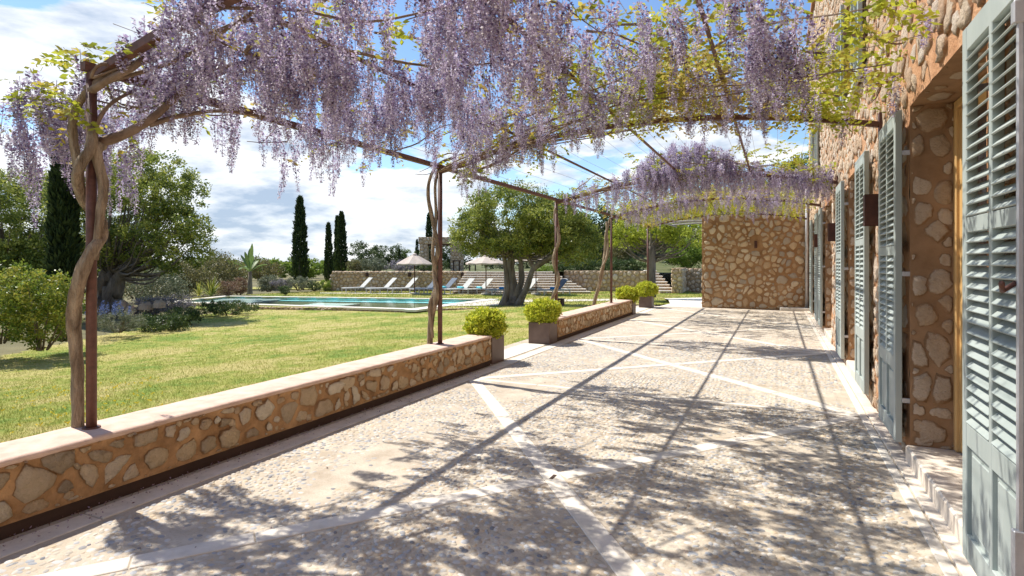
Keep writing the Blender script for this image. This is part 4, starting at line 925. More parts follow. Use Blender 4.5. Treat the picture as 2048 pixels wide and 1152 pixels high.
wist(2.15, 'old wisteria whose thick twisted trunk winds round the nearest pergola post, heavy with lilac racemes',
     [(-4.2, -2.4, 2.1, 5.5, 53, 24, .9, .3, 1.05), (-2.4, -1.1, 1.5, 5.2, 46, 32, 1.0, .4, 1.05), (-1.1, -.2, 1.9, 4.6, 14, 30, 1.3, .05, 1.), (-.3, .2, 1.9, 5.2, 40, 46, 1.1, .05, 1.), (-4.65, -3.8, 2.0, 2.75, 130, 22, .8, 0, 1.), (-4.1, -3.4, 2.15, 2.7, 70, 10, .8, 0, .75), (-3.9, -1.2, 2.0, 3.4, 26, 6, 1.5, .3, 1.)], T1, BR1, nlimb=8, seed=3, clumps=[(150, 125, 3.75, .15, 16), (110, 190, 3.6, .13, 12), (140, 215, 3.5, .12, 10), (205, 130, 3.8, .13, 10), (80, 200, 3.75, .12, 7), (560, 100, 4.3, .2, 14), (480, 60, 4.2, .2, 12), (900, 120, 4.8, .25, 20), (1000, 40, 4.3, .2, 16), (1130, 120, 5.0, .25, 26), (320, 90, 3.9, .12, 8), (660, 30, 4.0, .2, 16), (1350, 45, 4.0, .2, 26), (1310, 40, 4.2, .18, 20), (1740, 40, 3.1, .16, 16), (1790, 20, 3.1, .14, 10), (1700, 75, 3.4, .14, 10), (1290, 90, 4.5, .2, 20)])
T2 = [('trunk', [rel(6.22, -22, 0, .05), rel(6.22, -22, .35, .04), rel(6.22, -18, .75, .02), rel(6.22, -6, 1.05, -.05), rel(6.22, -12, 1.35, .03), rel(6.22, -4, 1.6, -.03), rel(6.22, -14, 1.95, .02), rel(6.22, -24, 2.3, 0), rel(6.22, -18, 2.55, 0), rel(6.22, 0, 2.72, .05), rel(6.22, 30, 2.8, .1)], [.042, .036, .034, .036, .030, .028, .026, .022, .02, .018, .014]),
      ('second_stem', [rel(6.22, -14, .5, -.02), rel(6.22, -20, .9, -.04), rel(6.22, -6, 1.2, .03), rel(6.22, -14, 1.55, -.03), rel(6.22, -8, 2.0, .0), rel(6.22, -10, 2.4, 0), rel(6.22, -4, 2.65, 0)], [.016, .024, .024, .022, .020, .018, .016])]
wist(6.22, 'wisteria with two thin braided stems at the second pergola post, lilac and golden green',
     [(-3.9, -2.4, 5.6, 6.9, 40, 90, 1.1, .5, .9), (-2.4, .45, 5.5, 6.6, 30, 210, .9, .65, .75), (-2.2, -.4, 4.2, 5.4, 6, 130, 1.0, .3, .8), (-.2, .35, 4.2, 5.6, 34, 50, 1.1, .15, .9), (.3, .8, 4.0, 6.4, 5, 70, 1.2, .1, .7)], T2, [], nlimb=14, seed=8, clumps=[(1330, 145, 5.2, .26, 60), (1385, 120, 5.0, .22, 50), (1290, 160, 5.4, .2, 36), (1350, 180, 5.6, .22, 40), (1230, 200, 5.8, .2, 30), (1420, 190, 5.6, .24, 40), (1560, 170, 5.3, .24, 40), (1620, 210, 5.3, .22, 40), (1650, 120, 4.8, .2, 30), (1000, 240, 6.5, .25, 40), (1080, 290, 7.0, .25, 40), (1170, 220, 6.3, .22, 30), (1680, 150, 5.0, .16, 20), (950, 340, 7.5, .2, 24)])
T3 = [('trunk', [rel(10.42, -26, 0, .05), rel(10.42, -14, .6, .02), rel(10.42, 4, 1.1, -.05), rel(10.42, -5, 1.5, .05), rel(10.42, 5, 1.9, -.04), rel(10.42, -3, 2.3, .04), rel(10.42, 0, 2.62, 0)], [.035, .032, .034, .034, .032, .03, .02]),
      ('second_stem', [rel(10.42, 6, 1.0, .04), rel(10.42, -5, 1.5, -.05), rel(10.42, 5, 2.0, .05), rel(10.42, -2, 2.5, -.03)], [.02, .026, .024, .02])]
wist(10.42, 'wisteria spiralling up the third pergola post with pale lilac racemes along its arch',
     [(-3.6, .8, 10.0, 11.2, 66, 70, 1.0, .3, .95), (-2.3, -.8, 9.7, 10.9, 70, 40, 1.6, .2, 1.0)], T3, [], nlimb=10, seed=12)
wist(14.45, 'leafy wisteria with leaning yellowish stems at the fourth pergola post',
     [(-3.9, .7, 13.9, 15.4, 34, 110, 1.2, .1, .9), (-3.9, -1.0, 15.3, 18.8, 5, 150, 1.2, .05, .8), (-1.0, .6, 15.3, 18.8, 4, 80, 1.2, .1, .8), (-3.8, .6, 12.0, 13.9, 10, 36, 1.2, .1, .8)],
     [('trunk', [rel(14.45, -46, -.3, .1), rel(14.45, -32, .5, .05), rel(14.45, -20, 1.1, 0), rel(14.45, -12, 1.7, .02), rel(14.45, -10, 2.2, 0), rel(14.45, -2, 2.6, 0)], [.05, .045, .04, .04, .035, .03]),
      ('second_stem', [rel(14.45, -26, .7, -.06), rel(14.45, -22, 1.2, -.04), rel(14.45, -8, 1.7, -.04), rel(14.45, -10, 2.5, 0)], [.02, .03, .03, .02])], [], nlimb=9, seed=15)
# the mound of flowers riding high over the third arch
m_t = thing('wisteria', 'high mound of pale lilac wisteria riding over the middle of the third arch', 'wisteria', (-1.4, 10.4, 2.9), 'wisteria vines trained over the pergola')
VV, FF, vv, b = [], [], [], 0
for i in range(150):
    a, r_ = random.uniform(0, 6.28), random.random() ** .5; x, y = -1.45 + .85 * r_ * math.cos(a), 10.3 + .5 * r_ * math.sin(a); z = 3.05 + .55 * math.sqrt(max(0, 1 - r_ * r_)) * random.uniform(.5, 1)
    v, f, q = RV[i % 8]; c_, s_ = math.cos(a * 3), math.sin(a * 3); VV.append(np.stack([v[:, 0] * c_ - v[:, 1] * s_ + x, v[:, 0] * s_ + v[:, 1] * c_ + y, v[:, 2] * .9 + z], 1)); FF.append(f + b); vv.append(q); b += len(v)
obj('flowers', np_mesh('flowers', np.concatenate(VV), np.concatenate(FF), M['flower'], np.concatenate(vv)), m_t)['kind'] = 'stuff'
P = np.stack([rng.uniform(-2.4, .5, 190), rng.uniform(10.0, 10.9, 190), rng.uniform(3.0, 3.4, 190)], 1); C, D, v = leaf_spray(P); obj('leaves', leaf_mesh('leaves', C, .055, M['wleaf'], .5, 0, v, dirs=D), m_t)['kind'] = 'stuff'
MB().tube(spline([(-2.3, 10.4, 2.95), (-1.6, 10.35, 3.3), (-.9, 10.4, 3.2), (-.2, 10.4, 2.98)], 5), .018, 6).build('branch', M['branch'], m_t, True)

# ------------------------------------------------------------------ planters with lime bushes
def planter(x, y, size, ballw, ballh, label, squash=1.):
    t = thing('planter', label, 'planter', (x, y, 0), 'square brown metal planters with clipped lime bushes'); s = size / 2; m = MB(); h = .38; w = .012
    m.bbox(x - s, x + s, y - s, y - s + w, .0, h, .003); m.bbox(x - s, x + s, y + s - w, y + s, .0, h, .003); m.bbox(x - s, x - s + w, y - s + w, y + s - w, .0, h, .003); m.bbox(x + s - w, x + s, y - s + w, y + s - w, 0, h, .003)
    m.build('box', M['corten'], t); MB().box(x - s + w, x + s - w, y - s + w, y + s - w, .30, .33).build('soil', M['soil'], t)
    P, vv, cc = clumped(230, 40, (x, y, h + ballh * .40), (ballw * .50, ballw * .50, ballh * .54), .07, .72); P = P[P[:, 2] > h - .03 - .05 * (np.hypot(P[:, 0] - x, P[:, 1] - y) > s)]
    d = P - np.array((x, y, h)); P_ = P
    obj('foliage', leaf_mesh('foliage', P_, rng.uniform(.030, .050, len(P_)), M['ball'], .62, .2, rng.random(len(P_)), dirs=d * 1.2 + rng.normal(size=d.shape) * .35), t)
    mb = MB(); [mb.tube([(x, y, .3), (x + math.cos(a) * ballw * .3, y + math.sin(a) * ballw * .3, h + ballh * .5)], [.012, .004], 5) for a in range(6)]; mb.build('stems', M['bark'], t)
planter(-3.88, 7.48, .40, .56, .40, 'brown metal planter with lime green bush touching the end of the nearer seat wall')
planter(-3.86, 9.68, .40, .60, .42, 'brown metal planter with rounded lime bush at the near end of the farther seat wall')
planter(-3.86, 16.08, .40, .60, .40, 'planter with spreading lime bush behind the far end of the farther seat wall')
planter(-3.84, 18.6, .40, .66, .46, 'brown metal planter with lime bush standing alone past the farther seat wall')
# ------------------------------------------------------------------ grass
def grass(name, n, t0, t1, h, px0=-60, px1=2110):
    out = []
    t = t0 * (t1 / t0) ** rng.random(n); px = rng.uniform(px0, px1, n); r = (px - CX) / F * t; X = CS * r - SN * t; Y = SN * r + CS * t
    keep = [inside(lawn_poly, a, b) for a, b in zip(X, Y)]; X, Y, t = X[keep], Y[keep], t[keep]
    Z = np.array([zl(a, b) for a, b in zip(X, Y)]); n = len(X); s = h * rng.uniform(.5, 1.3, n) * (1 + t * .03); a = rng.random(n) * 6.283; wd = s * .11 * (1 + t * .02)
    V = np.empty((n, 3, 3)); V[:, 0] = np.stack([X - np.cos(a) * wd, Y - np.sin(a) * wd, Z - .004], 1); V[:, 1] = np.stack([X + np.cos(a) * wd, Y + np.sin(a) * wd, Z - .004], 1)
    V[:, 2] = np.stack([X + rng.normal(size=n) * s * .6, Y + rng.normal(size=n) * s * .6, Z + s], 1)
    return tag(obj(name, np_mesh(name, V.reshape(-1, 3), np.arange(n * 3).reshape(n, 3), M['blade'], np.repeat(rng.random(n), 3))), kind='stuff')
grass('grass', 560000, 3.2, 26, .020, -900)
n = 170; t = rng.uniform(4.2, 8, n); px = rng.uniform(0, 330, n); r = (px - CX) / F * t; X = CS * r - SN * t; Y = SN * r + CS * t; k_ = [inside(lawn_poly, a, b) and a < -4.3 for a, b in zip(X, Y)]
P = np.stack([X[k_], Y[k_], [zl(a, b) + .03 for a, b in zip(X[k_], Y[k_])]], 1); tag(obj('lawn_flowers', leaf_mesh('lawn_flowers', np.repeat(P, 5, 0) + rng.normal(size=(len(P) * 5, 3)) * .006, .016, M['yellowfl'], .9, .6)), kind='stuff')
# rough grass on the pool lawn
n = 60000; X, Y = rng.uniform(-17, 11, n), rng.uniform(22, 37, n); k_ = [inside(plat, a, b) and not inside([(cx_ + (p[0] - cx_) * 1.05, cy_ + (p[1] - cy_) * 1.3) for p in prt], a, b) for a, b in zip(X, Y)]; r, t = X[k_], Y[k_]; n = len(r)
X = CS * r - SN * t; Y = SN * r + CS * t; s = .05 * rng.uniform(.5, 1.3, n); V = np.empty((n, 3, 3)); a = rng.random(n) * 6.28
V[:, 0] = np.stack([X - np.cos(a) * .012, Y - np.sin(a) * .012, np.full(n, PL)], 1); V[:, 1] = np.stack([X + np.cos(a) * .012, Y + np.sin(a) * .012, np.full(n, PL)], 1); V[:, 2] = np.stack([X, Y, PL + s], 1)
tag(obj('rough_grass', np_mesh('rough_grass', V.reshape(-1, 3), np.arange(n * 3).reshape(n, 3), M['blade'], np.repeat(rng.random(n), 3))), kind='stuff')

# ------------------------------------------------------------------ garden retaining walls and stairs
UZ = .87
def bwall(name, label, r0, r1, t, z0, z1, seed, dt=.0, th=.5, batter=.0, size=(.26, .20), limit=300, endL=False, endR=False, capped=True):
    """wall from (r0, t) to (r1, t+dt) facing the camera"""
    a, b = B(r0, t, 0), B(r1, t + dt, 0); d = (b - a).normalized(); L = (b - a).length; nn = Vector((d.y, -d.x, 0)); T = thing(name, label, 'stone wall', (a + b) / 2 + Vector((0, 0, z0)))
    M0 = MB(); q = [a, b, b - nn * th, a - nn * th]; bo = [p + Vector((0, 0, z0 - .2)) for p in q]; to = [p + Vector((0, 0, z1)) for p in q]
    if batter: bo[0] -= d * batter; bo[3] -= d * batter
    M0.add(bo + to, ((0, 3, 2, 1), (4, 5, 6, 7), (0, 1, 5, 4), (1, 2, 6, 5), (2, 3, 7, 6), (3, 0, 4, 7))).build('core', M['mortar_grey'], T)
    R_ = Rubble(T, M['stone_dry'], 'stone', limit); h = z1 - z0 - (.16 if capped else 0)
    R_.face(a + Vector((0, 0, z0)), d, (0, 0, 1), L, h, size[0], size[1], (.84, .96), (.03, .07), seed=seed, drop=.05)
    if batter: 
        for _ in range(12): f = random.random(); z = z0 + h * f; c = a - d * (batter * (1 - f) * .6) + Vector((0, 0, z)); vs, fs, cc, m = stone_verts([(-.12, -.09), (.12, -.09), (.12, .09), (-.12, .09)], random, .9, .05); V = [c + d * v[0] + Vector((0, 0, v[1])) + nn * v[2] for v in vs]; R_.items.append((9, V, fs, random.random()))
    if capped: R_.face(a + Vector((0, 0, z1 - .155)) + nn * .03, d, (0, 0, 1), L, .15, .34, .15, (.9, .97), (.03, .06), seed=seed + 1, drop=0); R_.face(a + Vector((0, 0, z1 - .005)) + nn * .04, d, -nn, L, th, .4, .4, (.88, .96), (.02, .04), seed=seed + 2)
    if endR: R_.face(b + Vector((0, 0, z0)), -nn, (0, 0, 1), th, z1 - z0, size[0], size[1], (.84, .96), (.03, .06), seed=seed + 3)
    if endL: R_.face(a - nn * th + Vector((0, 0, z0)), nn, (0, 0, 1), th, z1 - z0, size[0], size[1], (.84, .96), (.03, .06), seed=seed + 4)
    R_.done(); return T
TW = 36.6
def rat(px, t): return (px - CX) / F * t
bwall('retaining_wall', 'dry stone retaining wall behind the light sun loungers', rat(664, TW), rat(938, TW), TW, PL, UZ, 51, batter=.35, endR=True)
bwall('retaining_wall', 'dry stone retaining wall between the wide steps and the narrow garden stair', rat(1128, 37.2), rat(1302, 35.2), 37.2, PL, .93, 52, dt=-2.0, capped=False, size=(.34, .26))
bwall('retaining_wall', 'bright stone wall end just right of the narrow garden stair', rat(1344, 33.6), rat(1363, 33.4), 33.6, PL, 1.12, 53, dt=-.2, th=3.0, capped=False, size=(.30, .25), endR=True, endL=True)
bwall('retaining_wall', 'shaded retaining wall running behind the gable wall', rat(1363, 36.2), rat(1460, 35.2), 36.0, PL, 1.10, 54, dt=-1.5, capped=False, size=(.32, .26))
for px, lab in ((735, 'left of the two behind the light loungers'), (820, 'right of the two behind the light loungers'), (925, 'beside the wide steps')):
    c = B(rat(px, TW), TW, 0); t = thing('garden_wall_lamp', 'small dark box lamp on the retaining wall, ' + lab, 'wall lamp', (c.x, c.y, .68), 'small box lamps on the retaining wall')
    Mx = Matrix.Translation(c) @ Matrix.Rotation(YAW, 4, 'Z'); MB().box(-.09, .09, -.19, -.06, .55, .80, M=Mx).build('shade', M['dark'], t); MB().box(-.05, .05, -.06, .05, .60, .75, M=Mx).build('back_plate', M['dark'], t)
st = thing('wide_steps', 'broad flight of nine stone steps with pale treads behind the big tree', 'steps', B(0, 35, PL))
MxY = Matrix.Rotation(YAW, 4, 'Z'); nst = 9
for i in range(nst):
    z0, z1 = PL + (UZ - PL) * i / nst, PL + (UZ - PL) * (i + 1) / nst; tt = 33.4 + .36 * i; rl = rat(905 + 3.2 * i, tt); rr = rat(1182 - 9.5 * i, tt)
    rl = max(rl, rat(905 + 3.2 * i, tt))
    MB().box(rl, rr, tt, 37.6, z0 - (.1 if i else .3), z1 - .05, M=MxY).build('riser', M['mortar_grey'], st)
    n = 7; e = [rl + (rr - rl) * k / n for k in range(n + 1)]
    for k in range(n): MB().bbox(e[k] + .008, e[k + 1] - .008, tt - .05 + random.uniform(-.01, .01), tt + .36, z1 - .048, z1 + random.uniform(-.004, .004), .012, M=MxY).build('tread', M['slab'], st)
    r_ = Rubble(st, M['stone_dry'], 'stone', 0); r_.face(MxY @ Vector((rl, tt, z0)), MxY @ Vector((1, 0, 0)), (0, 0, 1), rr - rl, (UZ - PL) / nst - .055, .26, .10, (.88, .96), (.015, .03), seed=60 + i, drop=0).done()
st = thing('garden_stair', 'narrow stone stair climbing left between rough walls to the upper garden', 'steps', B(rat(1335, 34), 34, PL))
for i in range(8):
    z0, z1 = PL + .165 * i, PL + .165 * (i + 1); tt = 33.7 + .36 * i; c0 = rat(1334 - 4.6 * i, tt); w = .42 if i < 6 else .36
    MB().box(c0 - w, c0 + w, tt, tt + 1.1, z0 - .2, z1 - .06, M=MxY).build('riser', M['mortar_grey'], st)
    MB().bbox(c0 - w - .03, c0 + w + .03, tt - .05, tt + .40, z1 - .058, z1, .02, M=MxY).build('tread', M['coping'] if i % 2 else M['slab'], st)
    r_ = Rubble(st, M['stone_dry'], 'stone', 20); r_.face(MxY @ Vector((c0 - w, tt, z0)), MxY @ Vector((1, 0, 0)), (0, 0, 1), 2 * w, .105, .28, .10, (.88, .96), (.015, .03), seed=90 + i, drop=0).done()
# upper garden sheet and the hill rising at the right
def upz(r, t):
    hill = max(0, (r - 2)) * max(0, t - 40) * .010; return UZ - .06 + min(hill, 5) + .12 * mnoise.noise(Vector((r * .2, t * .2, 0)))
grid_sheet('upper_garden', lambda r, t: B(r, t, upz(r, t)), [-11.6, -8, -4, -3.1] + [-2 + 1.5 * i for i in range(40)], [37.0, 38, 39.5, 42, 46, 52, 60, 70, 85, 100, 130], solid('Rough green slope', (.06, .085, .025), (.17, .16, .07), .8, .95, .8, 5, dist=.1))
bush_g = MB()
grid_sheet('yellow_meadow', lambda r, t: B(r, t, -.46 - .0022 * max(0, t - 45)), [-20 + i for i in range(9)], [41, 44, 48, 53, 60], M['meadow'])

# ------------------------------------------------------------------ pavilion and terrace furniture on the upper level
pv_ = thing('stone_pavilion', 'rubble stone portal with flat lintel standing on the upper terrace', 'pavilion', B(-5.4, 42, UZ)); tp = 42.
def bb(m, r0, r1, t0, t1, z0, z1): return m.box(r0, r1, t0, t1, z0, z1, M=MxY)
zt = zfor(474, tp); zl_ = zfor(488, tp)
for nm, a, b in (('pillar', 839, 855), ('pillar', 901, 926)):
    r0, r1 = rat(a, tp), rat(b, tp); bb(MB(), r0, r1, tp, tp + .7, UZ - .2, zl_).build(nm, M['mortar_grey'], pv_)
    r_ = Rubble(pv_, M['stone_dry'], 'stone', 60); r_.face(MxY @ Vector((r0, tp, UZ - .1)), MxY @ Vector((1, 0, 0)), (0, 0, 1), r1 - r0, zl_ - UZ + .1, .24, .22, (.85, .95), (.02, .05), seed=a).done()
r0, r1 = rat(837, tp), rat(928, tp); bb(MB(), r0, r1, tp - .02, tp + .75, zl_, zt).build('lintel', M['mortar_grey'], pv_)
Rubble(pv_, M['stone_dry'], 'stone', 60).face(MxY @ Vector((r0, tp - .02, zl_)), MxY @ Vector((1, 0, 0)), (0, 0, 1), r1 - r0, zt - zl_, .26, .24, (.85, .95), (.02, .05), seed=7).done()
bb(MB(), rat(855, tp), rat(901, tp), tp + .1, tp + .7, zl_ - .12, zl_ - .004).build('lintel_shade', M['dark'], pv_)  # dark block painting in the shadow under the lintel
for px, lab in ((872, 'left of the stone pillar'), (913, 'in front of the right pavilion pillar'), (945, 'half hidden by the tree crown')):
    tt = 40.; t = thing('bar_stool', 'dark wooden stool on the upper terrace, ' + lab, 'stool', B(rat(px, tt), tt, UZ), 'dark stools on the upper terrace'); r = rat(px, tt)
    for dr in (-.2, .2):
        for dt in (-.2, .2): bb(MB(), r + dr - .03, r + dr + .03, tt + dt - .03, tt + dt + .03, UZ - .05, UZ + .68).build('leg', M['dark'], t)
    bb(MB(), r - .25, r + .25, tt - .25, tt + .25, UZ + .681, UZ + .74).build('seat', M['dark'], t)
# loungers
def make_lounger(seat):
    t = thing('sun_lounger', 'x', 'sun lounger', (0, 0, 0), 'sun loungers lined up beside the pool', local=True)
    fr = MB(); L, w, z = 1.95, .66, .30
    for yy in (-w / 2, w / 2 - .04): fr.bbox(0, L, yy, yy + .04, z - .05, z, .006)
    for xx in (0, L - .04): fr.bbox(xx, xx + .04, -w / 2 + .04, w / 2 - .04, z - .05, z, .006)
    fr.build('frame', M['alu'], t)
    for xx in (.04, .62, L - .12):
        for yy in (-w / 2, w / 2 - .045): MB().bbox(xx, xx + .045, yy, yy + .045, 0, z - .051, .005).build('leg', M['alu'], t)
    MB().bbox(.05, 1.18, -w / 2 + .045, w / 2 - .045, z - .02, z + .012, .008).build('seat', M[seat], t)
    a = math.radians(44); Mx = Matrix.Translation((1.19, 0, z + .01)) @ Matrix.Rotation(-a, 4, 'Y')
    MB().bbox(0, .82, -w / 2 + .03, w / 2 - .03, -.012, .015, .008, M=Mx).build('backrest', M[seat], t)
    pr = MB(); [pr.tube([Mx @ Vector((.55, yy, -.01)), (1.78, yy, z - .02)], .012, 5) for yy in (-w / 2 + .06, w / 2 - .06)]; pr.build('prop', M['alu'], t); return t
def copy_tree(o):
    c = o.copy(); COL.objects.link(c)
    for ch in list(o.children): d = ch.copy(); COL.objects.link(d); d.parent = c
    return c
protos = {'light': make_lounger('sling_light'), 'grey': make_lounger('sling_grey')}; used = set()
LG = [(686, 'light', 585.5, 'light sling lounger, leftmost of the row by the retaining wall', None), (735, 'light', 586.5, 'light sling lounger, second from the left end of the row', None), (778, 'light', 586.5, 'light sling lounger just left of the open parasol', None),
      (823, 'grey', 587.5, 'slate grey lounger directly behind the parasol pole', None), (858, 'grey', 587.5, 'slate grey lounger half hidden behind the second pergola post', 'towel_aqua'), (893, 'light', 588.5, 'light lounger with aqua towel just right of the second pergola post', 'towel_aqua'),
      (929, 'light', 588.5, 'light lounger with aqua towel in front of the wide steps', 'towel_aqua'), (976, 'grey', 590, 'slate grey lounger with blue towel left of the big tree trunk', 'towel_blue'), (1022, 'light', 588, 'light lounger glimpsed between the stems of the big tree', None), (1080, 'grey', 590.5, 'slate grey lounger with blue towel right of the big tree trunk', 'towel_blue')]
for px, kd, by, lab, tw_ in LG:
    p = PZ(px, by, PL); o = protos[kd] if kd not in used else copy_tree(protos[kd]); used.add(kd); o.location = (p.x, p.y, PL); o.rotation_euler = (0, 0, YAW + math.radians(38 if px < 900 else 33)); o['label'] = lab
    if tw_:
        c = Vector((p.x, p.y, PL)) + Matrix.Rotation(o.rotation_euler.z, 3, 'Z') @ Vector((.95, 0, .36)); d = Matrix.Rotation(o.rotation_euler.z, 3, 'Z') @ Vector((0, .30, 0))
        q = MB().tube([c - d, c - d * .5, c + d * .5, c + d], [.06, .068, .068, .06], 10).build('rolled_towel', M[tw_], None, True)
        tag(q, ('blue' if tw_ == 'towel_blue' else 'aqua') + ' rolled towel on the ' + lab.replace('with aqua towel ', '').replace('with blue towel ', ''), 'towel', 'rolled towels on the loungers')
# parasols
def parasol(label, px, t, top_py, rim_py, wpx, ns=8, base_py=None):
    z0 = PL; c = B(rat(px, t), t, z0); T = thing('parasol', label, 'parasol', c, 'sand coloured parasols by the loungers'); za, zr = zfor(top_py, t), zfor(rim_py, t); R_ = wpx * .5 * t / F
    MB().tube([c, (c.x, c.y, za - .05)], .03, 8).build('pole', M['lampmetal'], T, True); MB().tube([c, (c.x, c.y, z0 + .08)], .28, 16).build('base', M['concrete'], T)
    m = MB(); K_ = 8; top = [(c.x, c.y, za)]
    V, Fc = [(c.x, c.y, za)], []
    for ring in range(1, 6):
        f = ring / 5
        for k in range(K_ * 2):
            a = math.pi * k / K_ + .3; rr = R_ * f * (1 if k % 2 == 0 else math.cos(math.pi / K_) * .985); V.append((c.x + rr * math.cos(a), c.y + rr * math.sin(a), za + (zr - za) * (f ** 1.12) - (.03 * f if k % 2 else 0)))
    for k in range(K_ * 2): Fc.append((0, 1 + k, 1 + (k + 1) % (K_ * 2)))
    for r in range(4):
        for k in range(K_ * 2): a = 1 + r * K_ * 2; Fc.append((a + k, a + K_ * 2 + k, a + K_ * 2 + (k + 1) % (K_ * 2), a + (k + 1) % (K_ * 2)))
    n0 = len(V)
    for k in range(K_ * 2): x, y, z = V[1 + 4 * K_ * 2 + k]; V.append((x, y, z - .07))
    for k in range(K_ * 2): a = 1 + 4 * K_ * 2; Fc.append((a + k, n0 + k, n0 + (k + 1) % (K_ * 2), a + (k + 1) % (K_ * 2)))
    m.add(V, Fc); m.build('canopy', M['canvas'], T)
    cp = MB(); cp.tube([(c.x, c.y, za - .02), (c.x, c.y, za + .05)], [R_ * .16, .01], 8); cp.build('vent_cap', M['canvas'], T)
    for k in range(K_): a = 2 * math.pi * k / K_ + .3; MB().tube([(c.x, c.y, za - .08), (c.x + R_ * .97 * math.cos(a), c.y + R_ * .97 * math.sin(a), zr - .03)], .01, 4).build('rib', M['lampmetal'], T)
parasol('open sand coloured parasol standing above the light loungers left of the post', 829, 33.0, 508, 527, 74)
parasol('sand parasol hidden by the tree crown, its pole left of the fluted trunk', 972, 32.5, 511, 526, 84)
parasol('sand parasol under the tree crown, its pole right of the fluted trunk', 1072, 32.5, 504, 520, 92)
p = PZ(1119.5, 613, PL); t = thing('bollard_light', 'short square rusty bollard lamp on the pool lawn behind the seat wall', 'bollard', p); MB().bbox(p.x - .15, p.x + .15, p.y - .15, p.y + .15, PL, PL + .30, .008).build('body', M['lampmetal'], t); MB().bbox(p.x - .17, p.x + .17, p.y - .17, p.y + .17, PL + .302, PL + .33, .008).build('cap', M['lampmetal'], t)

# ------------------------------------------------------------------ trees
cyp = [('tall dark cypress beside the gnarled carob trunk, behind the first pergola post', 127, 232, 650, 46, 18.5, 11000), ('tall slim cypress left of the retaining wall, the tallest of those beyond the pool', 600, 394, 566, 28, 44, 5000), ('thin cypress midway between two taller ones', 657, 446, 566, 15, 46, 3000), ('full cypress at the left end of the retaining wall', 683, 424, 548, 21, 48, 4500), ('narrow cypress close behind the full one at the wall end', 674, 432, 548, 10, 52, 2500), ('small cypress low between its taller neighbours', 668, 504, 548, 9, 58, 1500), ('short cypress tip left of the parasol top', 799, 498, 540, 7, 60, 1200), ('thin cypress tip left of the stone pavilion', 834, 479, 540, 8, 58, 1500), ('cypress rising behind the stone pavilion', 858, 426, 540, 15, 56, 2500)]
for lab, px, a, b, w, t, n in cyp: cypress(lab, px, a, b, w, t, n=n)
# big carob at the left
t = 20.5; c = PT(218, 640, t); s = t / F
tree('carob_tree', 'big old carob with a hollow gnarled trunk and wide airy crown left of the pool', 'tree', c, [(-.05, 0, -.1), (.02, 0, .35), (-.08, 0, .9), (.06, 0, 1.4), (.10, 0, 1.9)], [.62, .42, .33, .34, .22],
     [((1.4, .3, 4.0), (2.4, 1.8, 2.0), 250, 80, .30), ((-.9, .3, 4.0), (2.0, 1.6, 2.0), 180, 80, .30), ((3.4, .2, 2.8), (1.4, 1.1, 1.1), 74, 70, .26), ((.3, -.2, 2.5), (1.3, 1, .7), 60, 70, .26), ((2.4, .2, 4.2), (1.3, 1.1, .8), 50, 70, .24)], .10, 'olive', 'bark_olive', lobes=.38, limbs=22,
     extra=[([(.3, 0, .9), (.7, 0, 1.6), (1.5, 0, 2.1), (2.4, 0, 2.5)], [.26, .20, .13, .06]), ([(-.3, .1, .0), (-.35, .1, .8), (-.1, .1, 1.4)], [.34, .30, .2]), ([(.45, -.2, -.1), (.35, -.15, .5), (.25, -.1, 1.2)], [.36, .24, .2])])
t = 25.; c = PT(20, 650, t)
tree('carob_tree', 'dark dense carob at the far left edge behind the citrus hedge', 'tree', c, [(0, 0, 0), (.1, 0, 1.5), (0, 0, 2.5)], [.35, .25, .2], [((.0, .4, 4.3), (2.3, 2.2, 2.6), 330, 100, .45), ((-2.2, .4, 3.0), (1.5, 2, 2.3), 150, 90, .45), ((.9, 0, 2.2), (1.2, 1.2, 1.4), 110, 90, .4)], .12, 'olive', 'bark', limbs=20)
# big tree right of the pool
t = 24.2; c = PT(1028, 609, t)
tree('carob_tree', 'spreading carob with fluted grey multi stemmed trunk between pool and loungers', 'tree', c, [(-.08, 0, -.1), (-.02, 0, .3), (-.05, 0, .9), (-.15, 0, 1.7), (-.1, 0, 2.3)], [.34, .22, .16, .14, .10],
     [((-.3, .2, 3.7), (2.2, 1.9, 1.5), 270, 80, .30), ((-1.8, 0, 3.0), (1.1, 1.2, 1.0), 120, 100, .32), ((1.6, .2, 3.4), (1.6, 1.6, 1.2), 180, 100, .34), ((2.6, .2, 2.6), (1.1, 1.0, .9), 80, 90, .32), ((.2, -.2, 2.5), (1.9, 1.2, .55), 110, 80, .28)], .095, 'olive', 'bark_olive', lobes=.36, limbs=22,
     extra=[([(.15, 0, .3), (.35, 0, 1.2), (.25, 0, 2.3)], [.18, .11, .07]), ([(.30, -.3, -.05), (.75, -.35, .8), (1.05, -.3, 1.55), (1.9, -.2, 2.1), (2.7, -.1, 2.7)], [.17, .12, .11, .09, .06]), ([(1.05, -.3, 1.55), (.75, -.3, 2.0), (.45, -.3, 2.7)], [.10, .08, .06]), ([(-.4, -.2, -.1), (-.25, -.15, .5), (-.3, -.1, 1.2), (-.55, 0, 2.4)], [.20, .14, .10, .07])])
